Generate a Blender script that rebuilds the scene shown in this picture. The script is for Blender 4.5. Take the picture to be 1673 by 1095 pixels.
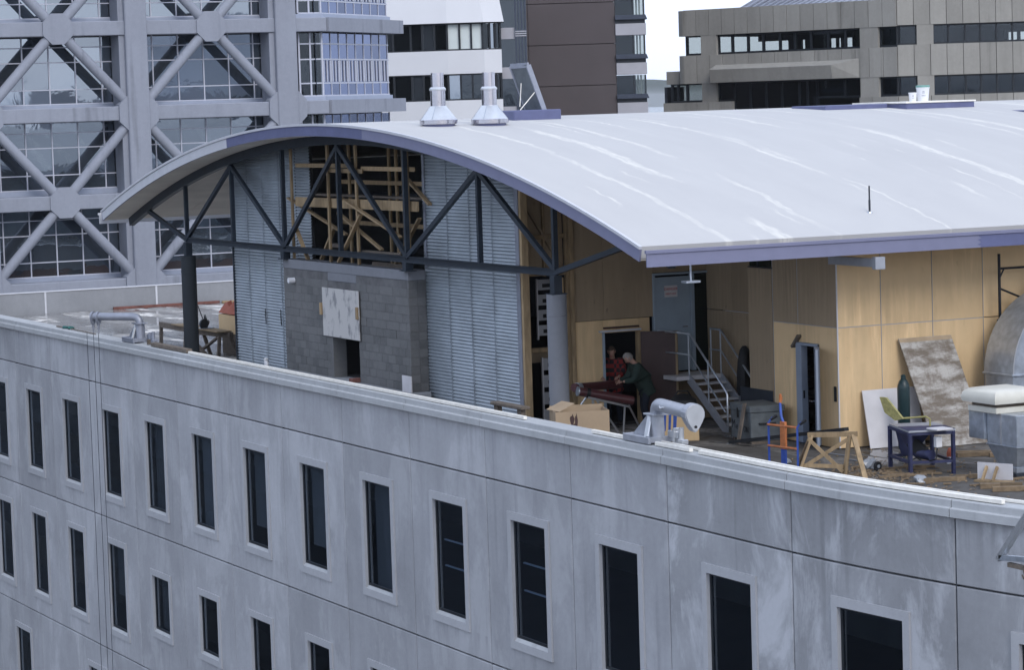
import bpy, bmesh, math, random
from mathutils import Vector, Matrix

# ------------------------------------------------------------------ scene reset
for o in list(bpy.data.objects):
    bpy.data.objects.remove(o, do_unlink=True)
sc = bpy.context.scene
col = sc.collection
R = math.radians
random.seed(7)

# ------------------------------------------------------------------ camera
# scene axes: X runs along the parapet towards the near end, Y runs from the
# parapet into the roof deck, Z is up, the deck surface is Z = 0.
CAM = Vector((81.955, -22.951, 7.07))
cam_d = bpy.data.cameras.new('camera')
cam = bpy.data.objects.new('camera', cam_d)
col.objects.link(cam)
right = Vector((0.43295996, 0.900856, -0.03168815))
upv = Vector((-0.05918721, 0.06348878, 0.9962259))
fwd = Vector((-0.89946792, 0.4294504, -0.08080725))
cam.matrix_world = Matrix(((right.x, upv.x, -fwd.x, CAM.x), (right.y, upv.y, -fwd.y, CAM.y),
                           (right.z, upv.z, -fwd.z, CAM.z), (0, 0, 0, 1)))
cam_d.sensor_width = 36.0
cam_d.lens = 36.0 * 4684.22 / 1673.0
cam_d.clip_start = 0.5
cam_d.clip_end = 60000
sc.camera = cam

# ------------------------------------------------------------------ sky, sun, exposure
SUN_DIR = Vector((1.0, -0.03, 0.0)).normalized()      # towards the sun, on the ground plane
SUN_EL = R(36)
w = bpy.data.worlds.new('World')
sc.world = w
w.use_nodes = True
nt = w.node_tree
bg = nt.nodes['Background']
sky = nt.nodes.new('ShaderNodeTexSky')
sky.sky_type = 'NISHITA'
sky.sun_disc = False
sky.sun_elevation = SUN_EL
sky.sun_rotation = math.atan2(SUN_DIR.x, SUN_DIR.y)
sky.altitude = 30
sky.air_density = 1.0
sky.dust_density = 2.0
sky.ozone_density = 1.0
# thin even overcast: a pale veil of cloud over the clear sky, the same in every direction
veil = nt.nodes.new('ShaderNodeMix')
veil.data_type = 'RGBA'
veil.inputs[0].default_value = 0.82
veil.inputs[7].default_value = (6.95, 7.85, 9.8, 1)
nt.links.new(sky.outputs[0], veil.inputs[6])
nt.links.new(veil.outputs[2], bg.inputs[0])
bg.inputs[1].default_value = 0.15
sun_d = bpy.data.lights.new('sun', 'SUN')
sun = bpy.data.objects.new('sun', sun_d)
col.objects.link(sun)
sun_d.energy = 1.3
sun_d.angle = R(28)
sun_d.color = (1.0, 0.96, 0.91)
sun_vec = Vector((SUN_DIR.x * math.cos(SUN_EL), SUN_DIR.y * math.cos(SUN_EL), math.sin(SUN_EL)))
sun.rotation_euler = sun_vec.to_track_quat('Z', 'Y').to_euler()
sun.location = (0, 0, 60)
sc.view_settings.view_transform = 'Standard'
sc.view_settings.look = 'None'
sc.view_settings.gamma = 1.0
sc.view_settings.exposure = 0.15
sc.view_settings.use_curve_mapping = False
sc.render.engine = 'CYCLES'

# ------------------------------------------------------------------ materials
MATS = {}

def new_mat(name):
    m = bpy.data.materials.new(name)
    m.use_nodes = True
    MATS[name] = m
    n = m.node_tree.nodes
    return m, m.node_tree, n['Principled BSDF']

def nd(t, typ, **kw):
    x = t.nodes.new(typ)
    for k, v in kw.items():
        setattr(x, k, v)
    return x

def wpos(t, scale=(1, 1, 1)):
    g = nd(t, 'ShaderNodeNewGeometry')
    mp = nd(t, 'ShaderNodeMapping')
    mp.inputs['Scale'].default_value = scale
    t.links.new(g.outputs['Position'], mp.inputs['Vector'])
    return mp.outputs[0]

def noise(t, vec, scale, detail=4, rough=.55, dist=0.0):
    n = nd(t, 'ShaderNodeTexNoise')
    n.inputs['Scale'].default_value = scale
    n.inputs['Detail'].default_value = detail
    n.inputs['Roughness'].default_value = rough
    n.inputs['Distortion'].default_value = dist
    t.links.new(vec, n.inputs['Vector'])
    return n.outputs[0]

def ramp(t, fac, p0, p1, c0=(0, 0, 0, 1), c1=(1, 1, 1, 1)):
    r = nd(t, 'ShaderNodeValToRGB')
    r.color_ramp.elements[0].position = p0
    r.color_ramp.elements[1].position = p1
    r.color_ramp.elements[0].color = c0
    r.color_ramp.elements[1].color = c1
    t.links.new(fac, r.inputs[0])
    return r.outputs[0]

def mix(t, fac, a, b, mode='MIX'):
    m = nd(t, 'ShaderNodeMix', data_type='RGBA', blend_type=mode)
    for sock, val in ((m.inputs[0], fac), (m.inputs[6], a), (m.inputs[7], b)):
        if isinstance(val, (int, float)):
            sock.default_value = val
        elif isinstance(val, (tuple, list)):
            sock.default_value = (*val[:3], 1)
        else:
            t.links.new(val, sock)
    return m.outputs[2]

def math_n(t, op, a, b=None):
    m = nd(t, 'ShaderNodeMath', operation=op)
    for i, val in enumerate((a, b)):
        if val is None:
            continue
        if isinstance(val, (int, float)):
            m.inputs[i].default_value = val
        else:
            t.links.new(val, m.inputs[i])
    return m.outputs[0]

def bump(t, bsdf, h, strength=.2, dist=.02):
    b = nd(t, 'ShaderNodeBump')
    b.inputs['Strength'].default_value = strength
    b.inputs['Distance'].default_value = dist
    t.links.new(h, b.inputs['Height'])
    t.links.new(b.outputs[0], bsdf.inputs['Normal'])

def plain(name, c, rough=.6, metal=0.0, var=.12, scale=6.0, stretch=(1, 1, 1), dark=None, obj_var=0.0, spec=.4, bmp=0.0):
    """a surface of one colour with uneven tone"""
    m, t, b = new_mat(name)
    v = wpos(t, stretch)
    n = noise(t, v, scale, 5)
    d = dark if dark else tuple(x * (1 - 2.2 * var) for x in c)
    cc = mix(t, ramp(t, n, .3, .7), d, c)
    if obj_var:
        oi = nd(t, 'ShaderNodeObjectInfo')
        k = math_n(t, 'MULTIPLY_ADD', oi.outputs['Random'], obj_var)
        k.node.inputs[2].default_value = 1 - obj_var / 2
        cc = mix(t, 1.0, cc, k, 'MULTIPLY')
    t.links.new(cc, b.inputs['Base Color'])
    b.inputs['Roughness'].default_value = rough
    b.inputs['Metallic'].default_value = metal
    b.inputs['Specular IOR Level'].default_value = spec
    if bmp:
        bump(t, b, noise(t, v, scale * 4, 4), bmp, .02)
    return m

def concrete(name, c, blot=.25, streak=.25, obj_var=.12, light=None, stain=None, rough=.85, far=1.0, drips=0.0):
    m, t, b = new_mat(name)
    v = wpos(t)
    big = noise(t, v, .55 / far, 5, .6)
    cc = mix(t, ramp(t, big, .35, .68), tuple(x * (1 - blot) for x in c), c)
    vs = wpos(t, (2.2 / far, 2.2 / far, .16 / far))
    st = noise(t, vs, 1.6, 4, .6)
    cc = mix(t, math_n(t, 'MULTIPLY', ramp(t, st, .45, .75), streak), cc, tuple(x * .55 for x in c))
    if light:
        li = noise(t, wpos(t, (1.0, 1.0, .55)), .7, 6, .68, .5)
        cc = mix(t, math_n(t, 'MULTIPLY', ramp(t, li, .50, .60), light), cc, tuple(min(.6, x * 1.45) for x in c))
    if stain:
        si = noise(t, wpos(t, (1.5 / far, 1.5 / far, .12 / far)), 2.1, 3, .5)
        cc = mix(t, math_n(t, 'MULTIPLY', ramp(t, si, .60, .72), stain), cc, tuple(x * .35 for x in c))
    if drips:
        sp_ = nd(t, 'ShaderNodeSeparateXYZ')
        t.links.new(v, sp_.inputs[0])
        dn_ = ramp(t, noise(t, wpos(t, (5.5, 5.5, .22)), 1.0, 4, .65), .50, .66)
        for z0_, z1_ in ((-.05, .90), (-3.68, -3.22), (-7.3, -6.6)):
            mr = nd(t, 'ShaderNodeMapRange')
            for i_, q_ in enumerate((z0_, z1_, 0, 1)):
                mr.inputs[i_ + 1].default_value = q_
            t.links.new(sp_.outputs[2], mr.inputs[0])
            lt = math_n(t, 'LESS_THAN', sp_.outputs[2], z1_ + .03)
            k_ = math_n(t, 'MULTIPLY', math_n(t, 'MULTIPLY', mr.outputs[0], lt), math_n(t, 'MULTIPLY', dn_, drips))
            cc = mix(t, k_, cc, tuple(x * .48 for x in c))
        sm_ = noise(t, wpos(t, (.5, .5, 2.6)), 1.1, 6, .75)
        cc = mix(t, math_n(t, 'MULTIPLY', ramp(t, sm_, .66, .72), .55), cc, tuple(x * .55 for x in c))
    fine = noise(t, v, 9 / far, 6, .7)
    cc = mix(t, .35, cc, mix(t, fine, tuple(x * .6 for x in c), tuple(x * 1.25 for x in c)))
    if obj_var:
        oi = nd(t, 'ShaderNodeObjectInfo')
        k = math_n(t, 'MULTIPLY_ADD', oi.outputs['Random'], obj_var)
        k.node.inputs[2].default_value = 1 - obj_var / 2
        cc = mix(t, 1.0, cc, k, 'MULTIPLY')
    t.links.new(cc, b.inputs['Base Color'])
    b.inputs['Roughness'].default_value = rough
    b.inputs['Specular IOR Level'].default_value = .25
    bump(t, b, fine, .15, .012 * far)
    return m

concrete('panel_concrete', (.385, .395, .422), .30, .34, .20, light=.40, stain=.40, drips=.5)
concrete('patchy_concrete', (.35, .36, .382), .36, .40, .16, light=1.0, stain=.55, drips=.6)
concrete('coping_concrete', (.42, .435, .45), .18, .25, .08, stain=.35)
concrete('surround_concrete', (.395, .405, .43), .10, .12, .06)
concrete('tower_concrete', (.28, .30, .355), .14, .30, .06, stain=.7, far=1.6)
concrete('board_concrete', (.33, .32, .295), .22, .45, .22, stain=.6, far=2.2)
concrete('kerb_concrete', (.28, .29, .31), .25, .2, .05)
concrete('column_concrete', (.21, .22, .245), .15, .25, .0)
concrete('backlit_column', (.035, .042, .05), .2, .4, .0)  # near-black: the backlighting of the left column is in its colour

# wet roof deck: puddles lying on grey screed
m, t, b = new_mat('deck_screed')
v = wpos(t)
cc = mix(t, ramp(t, noise(t, v, .6, 6, .6), .35, .7), (.26, .26, .26), (.38, .375, .37))
cc = mix(t, ramp(t, noise(t, wpos(t, (.45, 1.0, 1)), .9, 4, .6, .8), .50, .58), cc, (.70, .68, .65))  # dry pale patches, with the left deck's sunlit glare put into their colour
cc = mix(t, ramp(t, noise(t, v, 3.5, 5, .7), .45, .75), cc, (.12, .095, .07))
sep = nd(t, 'ShaderNodeSeparateXYZ')
t.links.new(v, sep.inputs[0])
ful = nd(t, 'ShaderNodeMapRange')                       # the low left end holds the most water
for i_, q_ in enumerate((10, 30, .10, -.06)):
    ful.inputs[i_ + 1].default_value = q_
t.links.new(sep.outputs[0], ful.inputs[0])
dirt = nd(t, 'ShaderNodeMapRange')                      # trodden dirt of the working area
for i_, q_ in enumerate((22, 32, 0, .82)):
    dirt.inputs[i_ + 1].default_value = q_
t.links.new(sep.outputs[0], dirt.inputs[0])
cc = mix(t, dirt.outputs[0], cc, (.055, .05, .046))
wn = math_n(t, 'ADD', noise(t, wpos(t, (.30, 1.0, 1)), .75, 3, .5, .6), ful.outputs[0])
wet = ramp(t, wn, .50, .56)
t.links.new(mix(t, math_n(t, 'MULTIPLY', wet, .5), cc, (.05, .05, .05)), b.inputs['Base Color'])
t.links.new(math_n(t, 'MULTIPLY_ADD', wet, -.80), b.inputs['Roughness'])
b.inputs['Roughness'].links[0].from_node.inputs[2].default_value = .90
t.links.new(math_n(t, 'MULTIPLY_ADD', wet, .4), b.inputs['Specular IOR Level'])
b.inputs['Specular IOR Level'].links[0].from_node.inputs[2].default_value = .10
bump(t, b, noise(t, v, 6, 3), .05, .01)

# grey concrete masonry
m, t, b = new_mat('masonry_block')
v = wpos(t)
oi = nd(t, 'ShaderNodeObjectInfo')
base = mix(t, oi.outputs['Random'], (.075, .080, .083), (.145, .148, .150))
base = mix(t, math_n(t, 'MULTIPLY', ramp(t, noise(t, v, .8, 5, .6), .42, .62), .55), base, (.19, .19, .195))
base = mix(t, .4, base, mix(t, noise(t, v, 14, 5, .7), (.05, .05, .05), (.20, .20, .20)))
t.links.new(base, b.inputs['Base Color'])
b.inputs['Roughness'].default_value = .95
bump(t, b, noise(t, v, 40, 3), .3, .01)
plain('mortar', (.15, .15, .155), .95, var=.2, scale=3)

# painted roof membrane with pale lap streaks
m, t, b = new_mat('roof_membrane')
v = wpos(t)
base = mix(t, ramp(t, noise(t, wpos(t, (.35, 1.4, 1)), .8, 5, .6), .3, .7), (.45, .445, .445), (.49, .485, .48))
base = mix(t, .25, base, mix(t, noise(t, wpos(t, (6, 1.2, 1)), 3.0, 5, .7), (.41, .41, .42), (.52, .515, .505)))
sep = nd(t, 'ShaderNodeSeparateXYZ')
t.links.new(v, sep.inputs[0])
wob = noise(t, wpos(t, (.28, .05, 0)), 1.0, 4, .7)
yy = math_n(t, 'ADD', sep.outputs[1], math_n(t, 'MULTIPLY', wob, .9))
for k, (per, off, wid, thr) in enumerate(((2.35, .4, .085, .40), (3.7, 1.9, .15, .46), (1.45, .9, .045, .52))):
    ph = math_n(t, 'PINGPONG', math_n(t, 'ADD', yy, off), per / 2)
    wl_ = math_n(t, 'MULTIPLY', noise(t, wpos(t, (.9, .2, 1)), 1.3, 5, .75), wid * 2)
    line = math_n(t, 'SUBTRACT', 1.0, math_n(t, 'MINIMUM', math_n(t, 'DIVIDE', ph, wl_), 1.0))
    line = math_n(t, 'MINIMUM', math_n(t, 'MULTIPLY', line, 2.2), 1.0)
    line = math_n(t, 'MULTIPLY', line, ramp(t, noise(t, wpos(t, (1.2, 9, 1)), 2.0, 4, .7), .30, .60))
    brk = ramp(t, noise(t, wpos(t, (.16, .55, .2)), .9 + .2 * k, 3, .5), thr, thr + .08)
    base = mix(t, math_n(t, 'MULTIPLY', math_n(t, 'MULTIPLY', line, brk), .8), base, (.66, .645, .60))
t.links.new(base, b.inputs['Base Color'])
b.inputs['Roughness'].default_value = .8
b.inputs['Specular IOR Level'].default_value = .12
bump(t, b, noise(t, v, 2.5, 5, .6), .08, .03)

plain('fascia_paint', (.19, .198, .30), .5, var=.05, scale=2.5)
plain('primer_violet', (.115, .128, .245), .5, var=.08, scale=3)
plain('pale_paint', (.55, .56, .60), .5, var=.05, scale=3)
plain('soffit_board', (.78, .73, .65), .8, var=.10, scale=1.6, stretch=(1, .4, 1))
plain('truss_steel', (.020, .030, .045), .45, 0.0, .15, 3)
plain('galvanised', (.50, .55, .62), .30, .62, .14, 7, spec=.5)
plain('stainless', (.66, .65, .70), .16, 1.0, .06, 3, spec=.5)
plain('bright_zinc', (.66, .68, .71), .28, .75, .08, 4)
plain('davit_paint', (.40, .42, .47), .40, .35, .08, 5)
plain('rail_aluminium', (.86, .83, .76), .4, .0, .08, 5)
plain('corrugated_zinc', (.36, .405, .45), .42, .40, .12, 1.3, obj_var=.10)
plain('flashing_zinc', (.30, .32, .38), .45, .4, .1, 4)
plain('scaffold_tube', (.018, .020, .026), .5, .3, .2, 8)
plain('timber', (.36, .26, .15), .8, var=.2, scale=9, stretch=(1, 1, .25), obj_var=.35)
plain('weathered_timber', (.17, .14, .115), .85, var=.2, scale=9, obj_var=.25)
plain('red_timber', (.20, .085, .07), .85, var=.22, scale=6)
plain('cardboard', (.36, .27, .18), .85, var=.08, scale=3)
plain('cream_plastic', (.60, .585, .52), .4, var=.04, scale=5)
plain('pipe_red', (.085, .026, .03), .42, var=.15, scale=7)
plain('blue_paint', (.036, .042, .105), .5, var=.2, scale=8)
plain('trolley_blue', (.035, .085, .36), .5, var=.12, scale=8)
plain('orange_paint', (.50, .17, .06), .5, var=.15, scale=8)
plain('yellow_paint', (.33, .30, .11), .5, var=.2, scale=20)
plain('cylinder_green', (.012, .032, .036), .35, var=.1, scale=5)
plain('black_rubber', (.012, .013, .016), .6, var=.2, scale=8)
plain('chest_grey', (.13, .15, .165), .6, .1, .15, 5)
plain('door_grey', (.30, .37, .44), .5, var=.05, scale=3)
plain('door_blue_grey', (.235, .275, .345), .5, var=.05, scale=3)
plain('door_red_brown', (.055, .028, .026), .45, var=.12, scale=4)
plain('white_board', (.60, .59, .61), .7, var=.07, scale=2.5)
plain('white_plastic', (.72, .73, .76), .4, var=.04, scale=5)
plain('red_plastic', (.42, .10, .05), .5, var=.1, scale=9)
plain('bucket_lid', (.16, .34, .30), .5, var=.1, scale=9)
plain('print_red', (.45, .05, .05), .6, var=.02)
plain('print_black', (.015, .016, .02), .7, var=.02)
plain('print_blue', (.05, .12, .45), .7, var=.15, scale=20)
plain('print_grey', (.22, .25, .33), .7, var=.05)
plain('tarp_teal', (.02, .16, .14), .6, var=.3, scale=9)
plain('white_cladding', (.62, .63, .66), .6, var=.02, scale=.6, obj_var=.05)
plain('brown_cladding', (.088, .074, .078), .75, var=.05, scale=.5)
plain('brick_red', (.16, .075, .055), .85, var=.15, scale=.5)
plain('grey_spandrel', (.40, .40, .44), .7, var=.05, scale=1)
plain('dark_metal', (.035, .042, .055), .45, .2, .1, 4)
plain('blue_rib', (.055, .068, .10), .5, .2, .1, 3)
plain('window_frame', (.025, .03, .038), .4, .3, .1, 4)
plain('mullion_white', (.48, .50, .58), .45, .1, .04, 2)
plain('sill_metal', (.33, .37, .47), .45, .2, .05, 2)
plain('blind_dark', (.16, .155, .16), .8, var=.06, scale=2, obj_var=1.0)
plain('pale_blind_sky', (.60, .66, .66), .7, var=.05, scale=.8)
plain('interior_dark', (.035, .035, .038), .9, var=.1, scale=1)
plain('interior_pale', (.30, .29, .27), .9, var=.1, scale=1)
plain('skin', (.42, .25, .19), .55, var=.06, scale=30)
plain('hair_grey', (.30, .28, .26), .8, var=.2, scale=60)
plain('hair_brown', (.07, .045, .03), .8, var=.2, scale=60)
plain('jacket_green', (.022, .040, .034), .85, var=.12, scale=12)
plain('trousers_navy', (.012, .016, .028), .85, var=.1, scale=12)
plain('boot', (.02, .016, .013), .6, var=.1, scale=12)
plain('wood_scrap', (.24, .175, .11), .85, var=.2, scale=9, obj_var=.5)
plain('polythene', (.30, .32, .35), .2, var=.1, scale=9)
plain('street', (.16, .155, .15), .9, var=.15, scale=.2)
plain('hill_green', (.05, .07, .06), .95, var=.2, scale=.004)

# plaid shirt
m, t, b = new_mat('plaid')
ck = nd(t, 'ShaderNodeTexChecker')
ck.inputs['Scale'].default_value = 11
ck.inputs['Color1'].default_value = (.22, .02, .018, 1)
ck.inputs['Color2'].default_value = (.012, .012, .016, 1)
t.links.new(wpos(t), ck.inputs[0])
t.links.new(ck.outputs[0], b.inputs['Base Color'])
b.inputs['Roughness'].default_value = .9

def plywood(name, c, dk, knots=.35):
    m, t, b = new_mat(name)
    oi = nd(t, 'ShaderNodeObjectInfo')
    ofs = nd(t, 'ShaderNodeVectorMath', operation='MULTIPLY_ADD')
    cmb = nd(t, 'ShaderNodeCombineXYZ')
    for i in range(3):
        t.links.new(oi.outputs['Random'], cmb.inputs[i])
    ofs.inputs[1].default_value = (37, 17, 29)
    t.links.new(cmb.outputs[0], ofs.inputs[0])
    t.links.new(wpos(t, (1, 1, .16)), ofs.inputs[2])
    vv = ofs.outputs[0]
    g1 = noise(t, vv, 3.2, 3, .5, 1.6)
    wv = nd(t, 'ShaderNodeTexWave', wave_type='BANDS', bands_direction='X')
    wv.inputs['Scale'].default_value = 2.2
    wv.inputs['Distortion'].default_value = 9
    wv.inputs['Detail'].default_value = 3
    wv.inputs['Detail Scale'].default_value = .9
    t.links.new(vv, wv.inputs[0])
    cc = mix(t, ramp(t, g1, .3, .7), dk, c)
    cc = mix(t, math_n(t, 'MULTIPLY', wv.outputs[1], .70), cc, tuple(x * .55 for x in c))
    gr = noise(t, wpos(t, (7, 7, .55)), 1.0, 5, .75)
    cc = mix(t, math_n(t, 'MULTIPLY', ramp(t, gr, .42, .60), .62), cc, tuple(x * .52 for x in c))
    cc = mix(t, math_n(t, 'MULTIPLY', ramp(t, noise(t, wpos(t, (1, 1, .6)), 7, 2, .5), .70, .76), knots), cc, (.05, .03, .02))
    cc = mix(t, ramp(t, noise(t, wpos(t), .7, 4, .6), .35, .75), tuple(x * .8 for x in c), cc)
    k = math_n(t, 'MULTIPLY_ADD', oi.outputs['Random'], .22)
    k.node.inputs[2].default_value = .89
    cc = mix(t, 1.0, cc, k, 'MULTIPLY')
    t.links.new(cc, b.inputs['Base Color'])
    b.inputs['Roughness'].default_value = .75
    b.inputs['Specular IOR Level'].default_value = .25
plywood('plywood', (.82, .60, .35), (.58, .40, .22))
plywood('plywood_dull_shaded', (.40, .31, .21), (.30, .23, .155), .6)  # duller ply; on the recess wall it carries the shade as colour

# mud-stained formply
m, t, b = new_mat('stained_ply')
v = wpos(t)
bands = noise(t, wpos(t, (.9, .9, 3.0)), 1.5, 6, .72)
drip = noise(t, wpos(t, (3.5, 3.5, .5)), 1.6, 5, .65)
s_ = mix(t, ramp(t, bands, .42, .60), (.15, .125, .10), (.40, .385, .36))
s_ = mix(t, math_n(t, 'MULTIPLY', ramp(t, drip, .5, .68), .7), s_, (.12, .09, .065))
t.links.new(s_, b.inputs['Base Color'])
b.inputs['Roughness'].default_value = .8
# smeared plaster board
m, t, b = new_mat('smeared_board')
s_ = mix(t, ramp(t, noise(t, wpos(t, (1, 1, .6)), 3.2, 4, .6), .52, .62), (.47, .46, .45), (.24, .24, .25))
t.links.new(s_, b.inputs['Base Color'])
b.inputs['Roughness'].default_value = .85

def mirror_glass(name, c, rough=.02, wave=.06, wscale=.55, tint_var=.35, base=.0):
    """solar-control glass: tinted reflection with the slight waviness of float panes"""
    m, t, b = new_mat(name)
    oi = nd(t, 'ShaderNodeObjectInfo')
    k = math_n(t, 'MULTIPLY_ADD', oi.outputs['Random'], tint_var)
    k.node.inputs[2].default_value = 1 - tint_var / 2
    t.links.new(mix(t, 1.0, c, k, 'MULTIPLY'), b.inputs['Base Color'])
    b.inputs['Metallic'].default_value = .92
    b.inputs['Roughness'].default_value = rough
    bump(t, b, noise(t, wpos(t), wscale, 3, .5, .8), wave, .25)
mirror_glass('tower_glass', (.26, .30, .345), .02, .009, .8)
mirror_glass('blue_glass', (.11, .14, .24), .02, .012, .5, .5)
mirror_glass('dark_mirror', (.05, .06, .07), .03, .02, .5, .9)

def clear_glass(name, tint, refl=.12, rough=.02):
    m, t, b = new_mat(name)
    t.nodes.remove(b)
    out = t.nodes['Material Output']
    tr = nd(t, 'ShaderNodeBsdfTransparent')
    tr.inputs[0].default_value = (*tint, 1)
    gl = nd(t, 'ShaderNodeBsdfGlossy')
    gl.inputs['Roughness'].default_value = rough
    gl.inputs[0].default_value = (.72, .84, 1.0, 1)
    lw_ = nd(t, 'ShaderNodeLayerWeight')
    f2 = math_n(t, 'ADD', math_n(t, 'MULTIPLY', math_n(t, 'POWER', lw_.outputs['Facing'], 4.0), .7), .04 + refl)
    b_ = nd(t, 'ShaderNodeBump')
    b_.inputs['Strength'].default_value = .012
    b_.inputs['Distance'].default_value = .2
    t.links.new(noise(t, wpos(t), .6, 2), b_.inputs['Height'])
    t.links.new(b_.outputs[0], gl.inputs['Normal'])
    mx = nd(t, 'ShaderNodeMixShader')
    t.links.new(f2, mx.inputs[0])
    t.links.new(tr.outputs[0], mx.inputs[1])
    t.links.new(gl.outputs[0], mx.inputs[2])
    t.links.new(mx.outputs[0], out.inputs['Surface'])
clear_glass('office_glass', (.46, .54, .62), .05)
clear_glass('far_glass', (.66, .68, .66), .0)
clear_glass('green_glass', (.25, .42, .36), .03)

m, t, b = new_mat('sea')
b.inputs['Base Color'].default_value = (.05, .08, .10, 1)
b.inputs['Roughness'].default_value = .25
bump(t, b, noise(t, wpos(t), .05, 4), .3, 1.0)

# ------------------------------------------------------------------ mesh helpers
class MB:
    def __init__(self):
        self.v, self.f, self.mi = [], [], []
        self.cur = 0
    def add(self, vs, fs):
        n = len(self.v)
        self.v += [tuple(p) for p in vs]
        self.f += [tuple(i + n for i in f) for f in fs]
        self.mi += [self.cur] * len(fs)
        return self
    def box(self, x0, x1, y0, y1, z0, z1):
        return self.add([(x0, y0, z0), (x1, y0, z0), (x1, y1, z0), (x0, y1, z0), (x0, y0, z1), (x1, y0, z1), (x1, y1, z1), (x0, y1, z1)],
                        [(0, 3, 2, 1), (4, 5, 6, 7), (0, 1, 5, 4), (1, 2, 6, 5), (2, 3, 7, 6), (3, 0, 4, 7)])
    def cbox(self, x0, x1, y0, y1, z0, z1, c=.01):
        """box with chamfered edges"""
        bm = bmesh.new()
        bmesh.ops.create_cube(bm, size=1)
        for q in bm.verts:
            q.co = Vector(((x0 + x1) / 2 + q.co.x * (x1 - x0), (y0 + y1) / 2 + q.co.y * (y1 - y0), (z0 + z1) / 2 + q.co.z * (z1 - z0)))
        bmesh.ops.bevel(bm, geom=list(bm.edges), offset=c, segments=1, affect='EDGES')
        bm.verts.index_update()
        self.add([q.co[:] for q in bm.verts], [[q.index for q in f.verts] for f in bm.faces])
        bm.free()
        return self
    def bar(self, p, q, wd, ht, up=(0, 0, 1)):
        """rectangular bar from p to q, wd across, ht along up"""
        p, q = Vector(p), Vector(q)
        d = (q - p).normalized()
        u = Vector(up)
        if abs(d.dot(u)) > .98:
            u = Vector((0, 1, 0)) if abs(d.y) < .9 else Vector((1, 0, 0))
        s = d.cross(u).normalized()
        u = s.cross(d).normalized()
        a, c = s * wd / 2, u * ht / 2
        vs = [p - a - c, p + a - c, p + a + c, p - a + c, q - a - c, q + a - c, q + a + c, q - a + c]
        return self.add(vs, [(0, 1, 2, 3), (7, 6, 5, 4), (0, 4, 5, 1), (1, 5, 6, 2), (2, 6, 7, 3), (3, 7, 4, 0)])
    def tube(self, pts, r, n=10, caps=True):
        pts = [Vector(p) for p in pts]
        rs = r if isinstance(r, (list, tuple)) else [r] * len(pts)
        rings, prev = [], None
        for i, p in enumerate(pts):
            d = ((pts[min(i + 1, len(pts) - 1)] - pts[max(i - 1, 0)])).normalized()
            if prev is None:
                a = d.cross(Vector((0, 0, 1)))
                if a.length < .05:
                    a = d.cross(Vector((1, 0, 0)))
            else:
                a = prev - d * prev.dot(d)
            a.normalize()
            prev = a
            b_ = d.cross(a)
            rings.append([p + (a * math.cos(2 * math.pi * k / n) + b_ * math.sin(2 * math.pi * k / n)) * rs[i] for k in range(n)])
        vs = [q for g in rings for q in g]
        fs = []
        for i in range(len(pts) - 1):
            for k in range(n):
                k2 = (k + 1) % n
                fs.append((i * n + k, (i + 1) * n + k, (i + 1) * n + k2, i * n + k2))
        if caps:
            fs.append(tuple(range(n)))
            fs.append(tuple((len(pts) - 1) * n + k for k in reversed(range(n))))
        return self.add(vs, fs)
    def lathe(self, prof, c=(0, 0, 0), n=24):
        """prof: (radius, height) pairs about a vertical axis at c"""
        vs, fs = [], []
        for r, z in prof:
            for k in range(n):
                a = 2 * math.pi * k / n
                vs.append((c[0] + r * math.cos(a), c[1] + r * math.sin(a), c[2] + z))
        for i in range(len(prof) - 1):
            for k in range(n):
                k2 = (k + 1) % n
                fs.append((i * n + k, i * n + k2, (i + 1) * n + k2, (i + 1) * n + k))
        fs.append(tuple(reversed(range(n))))
        fs.append(tuple((len(prof) - 1) * n + k for k in range(n)))
        return self.add(vs, fs)
    def extrude(self, poly, axis, a0, a1):
        """poly: 2-D outline in the plane normal to axis ('x': (y,z), 'y': (x,z), 'z': (x,y))"""
        def pt(p, a):
            return {'x': (a, p[0], p[1]), 'y': (p[0], a, p[1]), 'z': (p[0], p[1], a)}[axis]
        n = len(poly)
        vs = [pt(p, a0) for p in poly] + [pt(p, a1) for p in poly]
        fs = [tuple(range(n)), tuple(reversed(range(n, 2 * n)))]
        fs += [(i, i + n, (i + 1) % n + n, (i + 1) % n) for i in range(n)]
        return self.add(vs, fs)
    def mesh(self, name, mats, smooth=False):
        me = bpy.data.meshes.new(name)
        me.from_pydata(self.v, [], self.f)
        for x in (mats if isinstance(mats, (list, tuple)) else [mats]):
            me.materials.append(MATS[x])
        me.polygons.foreach_set('material_index', self.mi)
        bm = bmesh.new()
        bm.from_mesh(me)
        bmesh.ops.recalc_face_normals(bm, faces=bm.faces)
        bm.to_mesh(me)
        bm.free()
        if smooth:
            me.polygons.foreach_set('use_smooth', [True] * len(me.polygons))
            try:
                me.set_sharp_from_angle(angle=R(40))
            except Exception:
                pass
        me.update()
        return me

def link(name, me, parent=None, loc=None, rz=0.0):
    o = bpy.data.objects.new(name, me)
    col.objects.link(o)
    if parent is not None:
        o.parent = parent
    if loc is not None:
        o.location = loc
    o.rotation_euler.z = rz
    return o

def part(name, mb, mats, parent=None, smooth=False, world=True, label=None):
    """one mesh object; vertices given in world axes unless world=False"""
    if world and parent is not None:
        off = Vector((0, 0, 0))
        p = parent
        while p is not None:
            off += p.location
            p = p.parent
        mb.v = [(x - off.x, y - off.y, z - off.z) for x, y, z in mb.v]
    o = link(name, mb.mesh(name, mats, smooth), parent)
    if label:
        o['label'] = label
    return o

def tag(o, label, cat, group=None):
    o['label'] = label
    o['category'] = cat
    if group:
        o['group'] = group
    return o

def thing(name, label, cat, loc=(0, 0, 0), rz=0.0, group=None):
    o = bpy.data.objects.new(name, None)
    o.empty_display_size = .3
    col.objects.link(o)
    o.location = loc
    o.rotation_euler.z = rz
    return tag(o, label, cat, group)

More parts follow.
